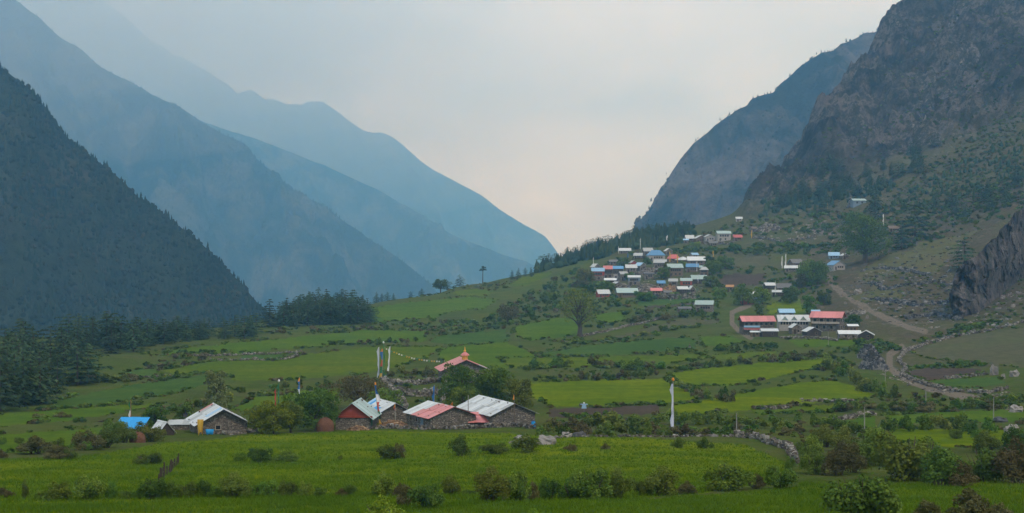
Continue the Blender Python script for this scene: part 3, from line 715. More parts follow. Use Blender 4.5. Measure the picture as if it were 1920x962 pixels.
NEARB = {k: bush_meshes(k, 4200, 0.050, [400 + 10 * i, 401 + 10 * i], 18) for i, k in enumerate(KINDS)}
MIDB = {k: bush_meshes(k, 620, 0.105, [500 + 10 * i, 501 + 10 * i, 502 + 10 * i], 8) for i, k in enumerate(KINDS)}
STEMM = [stem_mesh(s) for s in (1, 2, 3)]
CW = {'leaf_green': 'green', 'leaf_dark': 'dark green', 'leaf_olive': 'olive', 'leaf_brown': 'brownish', 'leaf_bright': 'yellow-green', 'leaf_pale': 'pale'}
N_BUSH = [0]
def put_bush(px, row, w, h, kind, label, group=None, near=False, k=0, d_loc=None):
    p = at(px, row) if d_loc is None else d_loc
    sc = mpp(p[1]); W = w * sc; Hh = h * sc
    N_BUSH[0] += 1
    rz = random.uniform(0, 6.28)
    if near:
        o = thing("bush", label, "bush", (p[0], p[1], p[2] - 0.05), rz, group)
        f = link("foliage", NEARB[kind][k % 2], o); f.scale = (W, W, Hh)
        s = link("stem", STEMM[k % 3], o); s.scale = (W, W, Hh)
    else:
        o = link("bush", MIDB[kind][k % 3], None, (p[0], p[1], p[2] - 0.05), rz, label=label, category="bush")
        o.scale = (W, W, Hh)
        if group: o['group'] = group
    return o
def soft_box(kinds, wts):
    return random.choices(kinds, wts)[0]

# far conifers: jagged tiers
def far_tree(seed, round_=False):
    r = random.Random(seed); v = []; f = []
    if not round_:
        for (z0, z1, rr) in ((0.0, 0.45, 0.30), (0.25, 0.72, 0.23), (0.52, 1.0, 0.15)):
            b = len(v); n = 6
            v += [(rr * r.uniform(0.6, 1.15) * math.cos(6.283 * (k + r.uniform(-0.2, 0.2)) / n), rr * r.uniform(0.6, 1.15) * math.sin(6.283 * k / n), z0 + r.uniform(-0.05, 0.07)) for k in range(n)] + [(r.uniform(-0.03, 0.03), r.uniform(-0.03, 0.03), z1)]
            f += [(b + k, b + (k + 1) % n, b + n) for k in range(n)]
    else:
        n = 6
        for i, (z, rr) in enumerate(((0.0, 0.28), (0.35, 0.46), (0.75, 0.34))):
            v += [(rr * r.uniform(0.65, 1.25) * math.cos(6.283 * (k + 0.5 * i) / n), rr * r.uniform(0.65, 1.25) * math.sin(6.283 * (k + 0.5 * i) / n), z + r.uniform(-0.08, 0.08)) for k in range(n)]
        v.append((0, 0, 1.0)); 
        for i in range(2):
            for k in range(n):
                f += [(i * n + k, i * n + (k + 1) % n, (i + 1) * n + k), (i * n + (k + 1) % n, (i + 1) * n + (k + 1) % n, (i + 1) * n + k)]
        f += [(2 * n + k, 2 * n + (k + 1) % n, 3 * n) for k in range(n)]
    return np.array(v, float), np.array(f)
PROT_C = [far_tree(s) for s in range(5)]; PROT_R = [far_tree(50 + s, True) for s in range(5)]
def scatter_mesh(name, pts, hts, protos, mat, seed, aspect=(0.8, 1.2)):
    r = np.random.default_rng(seed); VS = []; FS = []; TS = []; off = 0
    ch = r.integers(0, len(protos), len(pts)); base = np.clip(.42 + .55 * fbm(pts[:, 0] / 55, pts[:, 2] / 55, 3, seed) + r.normal(0, .2, len(pts)), 0, 1)
    for i in range(len(protos)):
        s = np.where(ch == i)[0]
        if not len(s): continue
        v, f = protos[i]
        a = r.uniform(0, 6.28, len(s)); c, sn = np.cos(a), np.sin(a); k = hts[s] * r.uniform(*aspect, len(s))
        X = (v[None, :, 0] * c[:, None] - v[None, :, 1] * sn[:, None]) * k[:, None]; Y = (v[None, :, 0] * sn[:, None] + v[None, :, 1] * c[:, None]) * k[:, None]
        V = np.stack([X + pts[s, 0:1], Y + pts[s, 1:2], v[None, :, 2] * hts[s][:, None] + pts[s, 2:3]], -1)
        VS.append(V.reshape(-1, 3)); FS.append((f[None] + (np.arange(len(s)) * len(v))[:, None, None] + off).reshape(-1, 3)); off += V.shape[0] * V.shape[1]
        TS.append(np.clip(base[s][:, None] * 0.75 + 0.25 * v[None, :, 2] ** 1.0, 0, 1).reshape(-1))
    V = np.concatenate(VS); Fc = np.concatenate(FS)
    return np_mesh(name, V, Fc.ravel(), np.full(len(Fc), 3), mat, False, {'tint': np.concatenate(TS)})
def grid_scatter(g, n, seed, smax=1.0, pxr=(-120, 2060)):
    X, Y, Z, sv = g; r = np.random.default_rng(seed)
    j0 = np.where(sv >= -smax)[0][0]; j1 = np.where(sv >= 0)[0][0] + 2
    i = r.uniform(0, X.shape[0] - 1.01, n); j = r.uniform(j0, j1, n)
    ii = i.astype(int); jj = j.astype(int); a = i - ii; b = j - jj
    L = lambda G: (G[ii, jj] * (1 - a) + G[ii + 1, jj] * a) * (1 - b) + (G[ii, jj + 1] * (1 - a) + G[ii + 1, jj + 1] * a) * b
    P = np.stack([L(X), L(Y), L(Z)], -1)
    px = 960 + P[:, 0] / P[:, 1] * F
    return P[(px > pxr[0]) & (px < pxr[1])]
# forest on the dark flank
P = grid_scatter(gA, 30000, 3, 0.75)
keep = rng.uniform(size=len(P)) < np.clip(0.75 + 0.6 * fbm(P[:, 0] / 60, P[:, 2] / 60, 3, 77), 0.12, 1)
P = P[keep][:13000]
hh = 3.2 + 8.5 * rng.beta(1.6, 2.6, len(P)); con = rng.uniform(size=len(P)) < 0.5
P[:, 2] -= 0.8
link("forest", scatter_mesh("forest", P[con], hh[con], PROT_C, M['forest'], 5, (0.75, 1.1)), kind='stuff', label='pine forest covering the nearest dark mountain flank')
link("forest", scatter_mesh("forest", P[~con], hh[~con] * 0.62, PROT_R, M['forest'], 6, (0.8, 1.3)), kind='stuff', label='broadleaf scrub among the pines on the nearest mountain flank')
P = grid_scatter(gB, 12000, 13, 0.8)
link("forest", scatter_mesh("forest", P - (0, 0, 2), rng.uniform(7, 15, len(P)), PROT_C, M['forest'], 15), kind='stuff', label='hazy forest on the blue mountain spur')
P = grid_scatter(gR, 2600, 23, 0.9, (1150, 2050))
P = P[rng.uniform(size=len(P)) < np.clip(0.5 + 1.2 * fbm(P[:, 0] / 150, P[:, 2] / 150, 3, 78), 0, 1)]
link("forest", scatter_mesh("forest", P - (0, 0, 1), rng.uniform(2.5, 6, len(P)), PROT_R + PROT_C, M['forest'], 25), kind='stuff', label='sparse scrub on the blue grey ridge behind the village')

X_, Y_, Z_, sv_ = gR; jc = int(np.argmin(np.abs(sv_))); ti = rng.integers(30, 200, 150)
Pc = np.stack([X_[ti, jc] + rng.normal(0, 4, 150), Y_[ti, jc] - np.abs(rng.normal(0, 10, 150)), Z_[ti, jc] - 1 - np.abs(rng.normal(0, 4, 150))], -1)
link("wood", scatter_mesh("wood", Pc, rng.uniform(3.5, 8, 150), PROT_C, M['forest'], 27), kind='stuff', label='little trees along the crest of the ridge behind the village')

# ------------------------------------------------------------------ buildings
def thick_mesh(pts, t): return MB().thick(pts, t)
def slopes_of(w, l, hw, rh, o, hip=0.0, og=None):
    """two roof slopes with the ridge along local y; returns lists of corners (ridge a, ridge b, eave b, eave a) and hip ends"""
    og = o if og is None else og
    k = rh / (w / 2); ze = hw - o * k; xe = w / 2 + o; ye = l / 2 + og; yr = ye - hip; zr = hw + rh
    sl = []
    for s in (-1, 1):
        sl.append([(0, -yr, zr), (0, yr, zr), (s * xe, ye, ze), (s * xe, -ye, ze)])
    ends = []
    if hip > 0:
        for s in (-1, 1): ends.append([(0, s * yr, zr), (xe, s * ye, ze), (-xe, s * ye, ze)])
    return sl, ends
def lerp(a, b, t): return tuple(x + (y - x) * t for x, y in zip(a, b))
def house(name, label, px, row, w, l, hw, rh, yaw=0.0, axis='y', roof='roof_white', wall='stone', o=0.5, hip=0.0, sheets=0, sheet_mats=None,
          anchor=(0, 0), wins=(), upper=None, door=None, group=None, base=1.6, loc=None, roof2=None, og=None, gable=None, near=False, cat='house', d_off=0.0, rows=1):
    """w: gable width, l: length along the ridge; axis 'y': gable faces the viewer, 'x': long side faces the viewer; yaw in degrees on top"""
    p = at(px, row) if loc is None else np.array(loc, float)
    if d_off:
        y2 = p[1] + d_off; p = np.array([p[0] * y2 / p[1], y2, float(ground_z(p[0] * y2 / p[1], y2))])
    a = R(yaw) - (R(90) if axis == 'x' else 0)
    ox, oy = anchor[0] * w / 2, anchor[1] * l / 2
    if axis == 'x': ox, oy = -anchor[1] * w / 2, anchor[0] * l / 2      # anchor is given in view terms
    c, s = math.cos(a), math.sin(a)
    cx = p[0] - (c * ox - s * oy); cy = p[1] - (s * ox + c * oy)
    root = thing(name, label, cat, (cx, cy, p[2]), a, group)
    m = M[wall]
    if gable:
        MB().box(-w/2, w/2, -l/2, l/2, -base, hw).build('wall', m, root)
        for q in (-1, 1):
            MB().prism([(-w/2 + .02, hw + .02), (w/2 - .02, hw + .02), (0, hw + rh - .04)], 'y', q * (l/2 - .16), q * (l/2 + .03)).build('gable', M[gable], root)
    elif hip:
        MB().box(-w/2, w/2, -l/2, l/2, -base, hw - .05).build('wall', m, root)
    else:
        MB().prism([(-w/2, -base), (w/2, -base), (w/2, hw - .03), (0, hw + rh - .06), (-w/2, hw - .03)], 'y', -l/2, l/2).build('wall', m, root)
    if upper:
        um, z0, z1, t = upper
        MB().box(-w/2 - t, w/2 + t, -l/2 - t, l/2 + t, z0, min(z1, hw - .12)).build('upper_storey', M[um], root)
    sl, ends = slopes_of(w, l, hw, rh, o, hip, og)
    if sheets:
        zc = hw + rh
        rf = MB().prism([(-.16, zc - .03), (0, zc + .07), (.16, zc - .03), (0, zc - .01)], 'y', -(l/2 + (o if og is None else og)) + hip, (l/2 + (o if og is None else og)) - hip).build('roof', M[roof], root)
        for si, q in enumerate(sl):
            for k in range(sheets):
                for rr in range(rows):
                    t0, t1 = k / sheets, (k + 1) / sheets + 0.012
                    u0, u1 = rr / rows, min(1.0, (rr + 1) / rows + 0.03)
                    A, B = lerp(q[0], q[1], t0), lerp(q[0], q[1], min(1, t1)); D, C_ = lerp(q[3], q[2], t0), lerp(q[3], q[2], min(1, t1))
                    pts = [lerp(A, D, u0), lerp(B, C_, u0), lerp(B, C_, u1), lerp(A, D, u1)]
                    dz = 0.035 * ((k + rr) % 2) + 0.02 * random.random() + 0.03 * (rows - 1 - rr)
                    ex = random.uniform(-.06, .06)
                    pts = [(x, y, z + dz) for x, y, z in pts]
                    mm = roof
                    if sheet_mats: mm = sheet_mats(si, k, rr) or roof
                    MB().thick(pts, .035).build('roof_sheet', M[mm], rf)
    else:
        for si, q in enumerate(sl):
            MB().thick(q, .09).build('roof_slope', M[roof2 if (roof2 and si == 1) else roof], root)
        for q in ends: MB().thick(q, .09).build('roof_slope', M[roof], root)
    if near and sheets and w > 5 and cat == 'house':
        pw = []; g_ = np.random.default_rng(int(px))
        for q in sl:
            for kk in range(6):
                t0 = g_.uniform(.05, .95); u0 = g_.choice([.12, .5, .9]) + g_.uniform(-.04, .04)
                pw.append(lerp(lerp(q[0], q[3], u0), lerp(q[1], q[2], u0), t0))
        stones('weight_stones', np.array(pw) + (0, 0, .16), np.full(len(pw), .2) * g_.uniform(.6, 1.3, len(pw)), 'rubble', int(px), root, kind='stuff')
    for (face, u, z, ww, wh) in wins:
        # u in -1..1 along the face
        b = MB(); g = MB(); e = 0.05 + (upper[3] if upper and z >= upper[1] - .01 else 0)
        if face in ('front', 'back'):
            sgn = -1 if face == 'front' else 1
            x = u * w / 2; y = sgn * (l / 2 + e)
            y0, y1 = sorted((y, y - sgn * .12))
            fr = .10 if near else .14
            b.box(x - ww/2 - fr, x + ww/2 + fr, y0, y1, z + wh, z + wh + fr).box(x - ww/2 - fr, x + ww/2 + fr, y0, y1, z - fr, z)
            b.box(x - ww/2 - fr, x - ww/2, y0, y1, z, z + wh).box(x + ww/2, x + ww/2 + fr, y0, y1, z, z + wh)
            g.box(x - ww/2 + .002, x + ww/2 - .002, y0 + .02, y1 + .02, z + .002, z + wh - .002)
        else:
            sgn = -1 if face == 'left' else 1
            y = u * l / 2; x = sgn * (w / 2 + e)
            x0, x1 = sorted((x, x - sgn * .12))
            fr = .10 if near else .14
            b.box(x0, x1, y - ww/2 - fr, y + ww/2 + fr, z + wh, z + wh + fr).box(x0, x1, y - ww/2 - fr, y + ww/2 + fr, z - fr, z)
            b.box(x0, x1, y - ww/2 - fr, y - ww/2, z, z + wh).box(x0, x1, y + ww/2, y + ww/2 + fr, z, z + wh)
            g.box(x0 + .02 * sgn * -1, x1 + .02 * sgn * -1, y - ww/2 + .002, y + ww/2 - .002, z + .002, z + wh - .002)
        f = b.build('window', M['frame' if near else 'timber'], root); g.build('pane', M['glass'], f)
    if door:
        face, u, ww, wh, dm = door
        b = MB()
        if face == 'front': b.box(u * w/2 - ww/2, u * w/2 + ww/2, -l/2 - .08, -l/2 + .05, 0, wh)
        elif face == 'left': b.box(-w/2 - .08, -w/2 + .05, u * l/2 - ww/2, u * l/2 + ww/2, 0, wh)
        else: b.box(w/2 - .05, w/2 + .08, u * l/2 - ww/2, u * l/2 + ww/2, 0, wh)
        b.build('door', M[dm], root)
    return root
def shed_roof(name, label, px, row, w, l, h0, h1, yaw, roof, wall='stone', o=0.35, sheets=0, cat='shed', d_off=0.0):
    """single-slope hut: roof falls towards the viewer from h1 to h0"""
    p = at(px, row)
    if d_off:
        y2 = p[1] + d_off; p = np.array([p[0] * y2 / p[1], y2, float(ground_z(p[0] * y2 / p[1], y2))])
    root = thing(name, label, cat, p, R(yaw))
    MB().prism([(-l/2, -1.2), (l/2, -1.2), (l/2, h1 - .05), (-l/2, h0 - .05)], 'x', -w/2, w/2).build('wall', M[wall], root)
    k = (h1 - h0) / l
    q = [(-w/2 - o, l/2 + o, h1 + o * k), (w/2 + o, l/2 + o, h1 + o * k), (w/2 + o, -l/2 - o, h0 - o * k), (-w/2 - o, -l/2 - o, h0 - o * k)]
    n = max(1, sheets)
    for i in range(n):
        A, B = lerp(q[0], q[1], i / n), lerp(q[0], q[1], (i + 1) / n); D, C_ = lerp(q[3], q[2], i / n), lerp(q[3], q[2], (i + 1) / n)
        dz = .03 * (i % 2)
        MB().thick([(x, y, z + dz) for x, y, z in (A, B, C_, D)], .05).build('roof_sheet', M[roof], root)
    return root

def stone_proto(seed):
    r = random.Random(seed)
    v = [(x * r.uniform(.7, 1.1), y * r.uniform(.7, 1.1), z * r.uniform(.7, 1.1)) for x in (-.5, .5) for y in (-.5, .5) for z in (-.5, .5)]
    f = [(0, 1, 3), (0, 3, 2), (4, 6, 7), (4, 7, 5), (0, 4, 5), (0, 5, 1), (2, 3, 7), (2, 7, 6), (0, 2, 6), (0, 6, 4), (1, 5, 7), (1, 7, 3)]
    return np.array(v), np.array(f)
STP = [stone_proto(s) for s in range(6)]
def stones(name, pts, sz, mat, seed, parent=None, **props):
    r = np.random.default_rng(seed); n = len(pts); ch = r.integers(0, 6, n); VS = []; FS = []; TS = []; off = 0
    for i in range(6):
        s = np.where(ch == i)[0]
        if not len(s): continue
        v, f = STP[i]
        a = r.uniform(0, 6.28, len(s)); c, sn = np.cos(a)[:, None], np.sin(a)[:, None]; tl = r.normal(0, .25, (len(s), 1))
        k = sz[s][:, None]; x = v[None, :, 0] * k * r.uniform(.8, 1.5, (len(s), 1)); y = v[None, :, 1] * k; z = v[None, :, 2] * k * r.uniform(.5, .9, (len(s), 1))
        z = z + tl * x
        Vv = np.stack([x * c - y * sn + pts[s, 0:1], x * sn + y * c + pts[s, 1:2], z + pts[s, 2:3]], -1)
        VS.append(Vv.reshape(-1, 3)); FS.append((f[None] + (np.arange(len(s)) * 8)[:, None, None] + off).reshape(-1, 3)); off += len(s) * 8
        TS.append(np.repeat(r.uniform(0, 1, len(s)), 8))
    Fc = np.concatenate(FS)
    return link(name, np_mesh(name, np.concatenate(VS), Fc.ravel(), np.full(len(Fc), 3), M[mat], False, {'tint': np.concatenate(TS)}), parent, **props)
# --- the farm in front
def mix_pink(si, k, rr):
    if si == 0: return 'roof_pink' if (k < 6 and (rr == 1 or k < 5)) else 'roof_white'
    return 'roof_pink' if k < 5 else 'roof_grey'
H1 = house('stone_house', 'small stone house with red gable and pale green roof at farm front', 661, 804, 5.6, 7.5, 2.3, 2.1, -4, 'y', 'roof_green', 'stone', .75, sheets=7, gable='timber_red',
           anchor=(0, -1), near=True, door=('right', -.5, 1.1, 1.9, 'green_door'), og=.6)
MB().box(-3.3, 3.3, -3.95, -3.80, 2.02, 2.30).build('fascia', M['timber_red'], H1)
house('stone_house', 'low stone house with blue and white sheet roof behind the red gable house', 712, 797, 5.6, 9, 1.9, 1.5, 26, 'y', 'roof_white', 'stone', .5, sheets=8, anchor=(-1, -1), near=True,
      sheet_mats=lambda si, k, rr: 'tarp_blue' if (si == 0 and k in (2, 3) and rr == 1) or (si == 0 and k == 6 and rr == 0) else ('roof_sky' if k == 7 else None), rows=2, d_off=5)
house('stone_house', 'stone house with half white half faded red sheet roof', 806, 804, 8.3, 9.8, 2.0, 1.55, 27, 'y', 'roof_white', 'stone', .55, sheets=9, rows=2, anchor=(-1, -1), near=True,
      sheet_mats=mix_pink, door=('left', -.35, 1.0, 1.7, 'timber_blue'), wins=[('left', .1, .75, .8, .7), ('left', .6, .75, .8, .7)])
house('stone_house', 'largest farm house with stone gable and white sheet roof', 922, 802, 7.9, 14.5, 2.1, 1.7, 24, 'y', 'roof_white', 'stone', .55, sheets=14, rows=2, anchor=(-1, -1), near=True,
      sheet_mats=lambda si, k, rr: 'roof_grey' if (k * 7 + rr * 3) % 5 == 0 else None, wins=[('left', -.1, .7, .9, .8), ('left', .45, .7, .9, .8)], door=('left', .15, 1.0, 1.7, 'timber'))
shed_roof('lean_to', 'small lean-to with faded red roof between two farm houses', 899, 800, 3.6, 3.2, 1.1, 2.2, 8, 'roof_pink', 'timber_dark', .3, 4)
HW = house('stone_house', 'stone house with patched white roof hung with a yellow cloth', 418, 813, 7.4, 8.5, 1.7, 2.0, 21, 'y', 'roof_white', 'stone', .8, sheets=7, rows=2, anchor=(0, -1), near=True,
      sheet_mats=lambda si, k, rr: 'roof_sky' if (si == 0 and k == 1 and rr == 0) else ('roof_pink' if (si == 0 and k == 6 and rr == 0) else ('roof_grey' if (k + rr) % 6 == 5 else None)), wins=[('front', -.2, .6, .7, .6)])
shed_roof('tarp_shed', 'low shed under a bright blue tarpaulin roof', 247, 812, 4.0, 3.0, 1.1, 2.2, -4, 'tarp_blue', 'stone', .3, 3)
house('tin_shed', 'small shed with steep white tin roof beside the blue tarp shed', 312, 817, 2.6, 2.8, .5, 1.5, 38, 'y', 'roof_white', 'timber_dark', .25, sheets=3, anchor=(0, -1), near=True, cat='shed')
shed_roof('tin_shed', 'flat tin roofed store joining the white roofed house', 336, 806, 3.4, 2.6, 1.0, 1.4, 4, 'roof_grey', 'stone', .2, 3)
# temple with gold finial
T = house('temple', 'temple with faded red roof and gold finial above the trees', 868, 716, 11.5, 11, 3.6, 2.4, 10, 'y', 'roof_pink', 'stone', .9, sheets=9, rows=2, near=True, cat='temple',
          wins=[('front', -.5, 1.4, 1.0, 1.2), ('front', .0, 1.4, 1.0, 1.2), ('front', .5, 1.4, 1.0, 1.2)],
          sheet_mats=lambda si, k, rr: 'roof_white' if (si == 1 and rr == 1 and k < 4) else ('roof_sky' if si == 1 and rr == 1 and k == 4 else None))
fin = MB().lathe([(.75, 5.9), (.75, 6.9), (.70, 7.0)], 8, 0, -3.5).build('finial', M['gold'], T)
MB().lathe([(1.25, 7.0), (.9, 7.35), (.3, 7.8), (.22, 7.9)], 8, 0, -3.5).build('canopy', M['roof_pink'], fin)
MB().lathe([(.22, 7.9), (.34, 8.1), (.16, 8.35), (.05, 9.2), (.01, 9.25)], 8, 0, -3.5).build('spire', M['gold'], fin)

# --- lodges at the foot of the village
L1 = house('lodge', 'long lodge with faded red roof and blue balcony rail', 1423, 627, 8.2, 12.4, 5.4, 1.7, 2, 'x', 'roof_pink', 'stone', .7, sheets=8, near=True, cat='lodge', anchor=(0, -1),
           upper=('timber_dark', 3.0, 5.2, .02), wins=[('right', u, 3.5, 1.2, 1.3) for u in (-.8, -.48, -.16, .16, .48, .8)] + [('right', u, .8, 1.0, 1.2) for u in (-.6, 0, .6)])
MB().box(4.1, 5.3, -6.2, .2, 2.70, 2.78).build('balcony', M['timber'], L1)
MB().box(5.22, 5.30, -6.2, .2, 2.80, 3.55).build('balcony_rail', M['roof_sky'], L1)
MB().thick([(4.12, -6.2, 2.62), (4.12, .2, 2.62), (5.9, .2, 2.05), (5.9, -6.2, 2.05)], .06).build('awning', M['roof_pink'], L1)
house('house', 'pale blue roofed house behind the three-dormer lodge', 1474, 601, 5.4, 6.2, 4.0, 1.4, 0, 'x', 'roof_sky', 'timber_blue', .5, wins=[('right', u, 2.1, .9, 1.1) for u in (-.5, .5)])
L3 = house('lodge', 'grey lodge with white roof and three dormer gables', 1489, 619, 7.0, 12.0, 3.9, 2.2, -2, 'x', 'roof_white', 'plaster', .6, sheets=8, near=True, cat='lodge', anchor=(0, -1),
           wins=[('right', -.85 + .19 * i, 2.3, .75, 1.1) for i in range(10)])
for k, yy in enumerate((-3.7, 0, 3.7)):
    MB().prism([(yy - 1.15, 4.15), (yy + 1.15, 4.15), (yy, 5.6)], 'x', 1.2, 3.45).build('dormer', M['roof_green'], L3)
    for sgn in (-1, 1):
        MB().thick([(0.6, yy, 5.72), (3.75, yy, 5.72), (3.75, yy + sgn * 1.45, 4.0), (0.6, yy + sgn * 1.45, 4.0)], .08).build('dormer_roof', M['roof_white'], L3)
L4 = house('lodge', 'two-storey stone lodge with faded red gabled roof and veranda', 1562, 621, 8.0, 11.5, 5.6, 1.9, -24, 'x', 'roof_pink', 'stone_far', .9, sheets=8, near=True, cat='lodge', anchor=(.5, -1),
           wins=[('right', u, 3.4, 1.3, 1.4) for u in (-.75, -.3, .15, .6)] + [('right', u, .8, 1.1, 1.3) for u in (-.6, -.1, .4)] + [('back', u, 3.4, 1.2, 1.3) for u in (-.45, .45)] + [('back', u, .6, 1.2, 1.5) for u in (-.45, .45)])
MB().box(4.0, 5.2, -5.7, 5.7, 2.75, 2.85).build('veranda_floor', M['timber'], L4)
MB().box(5.1, 5.2, -5.7, 5.7, 2.87, 3.7).build('veranda_rail', M['frame'], L4)
for k in range(5): MB().box(5.06, 5.2, -5.6 + 2.78 * k, -5.46 + 2.78 * k, 0, 5.4).build('post', M['timber'], L4)
small = [
 ('tin_shed', 'white tin roofed shed below the long red roofed lodge', 1442, 631, 3.6, 6.2, 2.4, .8, 0, 'x', 'roof_white', 'timber_dark'),
 ('tin_shed', 'small white tin porch roof at the lodge corner', 1416, 631, 2.2, 3.6, 1.9, .4, 0, 'x', 'roof_white', 'timber'),
 ('hut', 'white gabled hut in front of the three-dormer lodge', 1491, 625, 4.0, 4.5, 2.6, 1.4, 6, 'y', 'roof_white', 'stone_far'),
 ('hut', 'white gabled barn between the two lodges', 1522, 630, 5.8, 5.0, 2.0, 1.5, 10, 'y', 'roof_white', 'timber_dark'),
 ('barn', 'long white tin roofed barn below the veranda lodge', 1592, 636, 4.2, 8.0, 2.3, 1.1, -3, 'x', 'roof_white', 'stone_far'),
 ('barn', 'white gabled barn at the end of the lodge row', 1624, 636, 5.6, 5.0, 1.9, 1.5, -16, 'y', 'roof_white', 'timber_dark'),
 ('tin_shed', 'square white tin roof behind the long barn', 1598, 622, 3.4, 3.8, 2.4, .6, 0, 'x', 'roof_white', 'timber'),
 ('hut', 'tiny pale blue hut behind the lodges', 1529, 593, 3.0, 3.4, 2.2, .8, 0, 'x', 'roof_sky', 'plaster'),
 ('tin_shed', 'small pink tin porch beside the veranda lodge', 1531, 617, 1.8, 2.2, 1.9, .3, 0, 'x', 'roof_pink', 'timber'),
]
for (n_, lab, px, row, w, l, hw, rh, yaw, ax, rf, wl) in small:
    house(n_, lab, px, row, w, l, hw, rh, yaw, ax, rf, wl, .35, near=False, cat='shed', wins=[('right' if ax == 'x' else 'front', 0.3, .8, .7, .7)], door=('right' if ax == 'x' else 'front', -.4, .9, 1.7, 'timber_dark'))
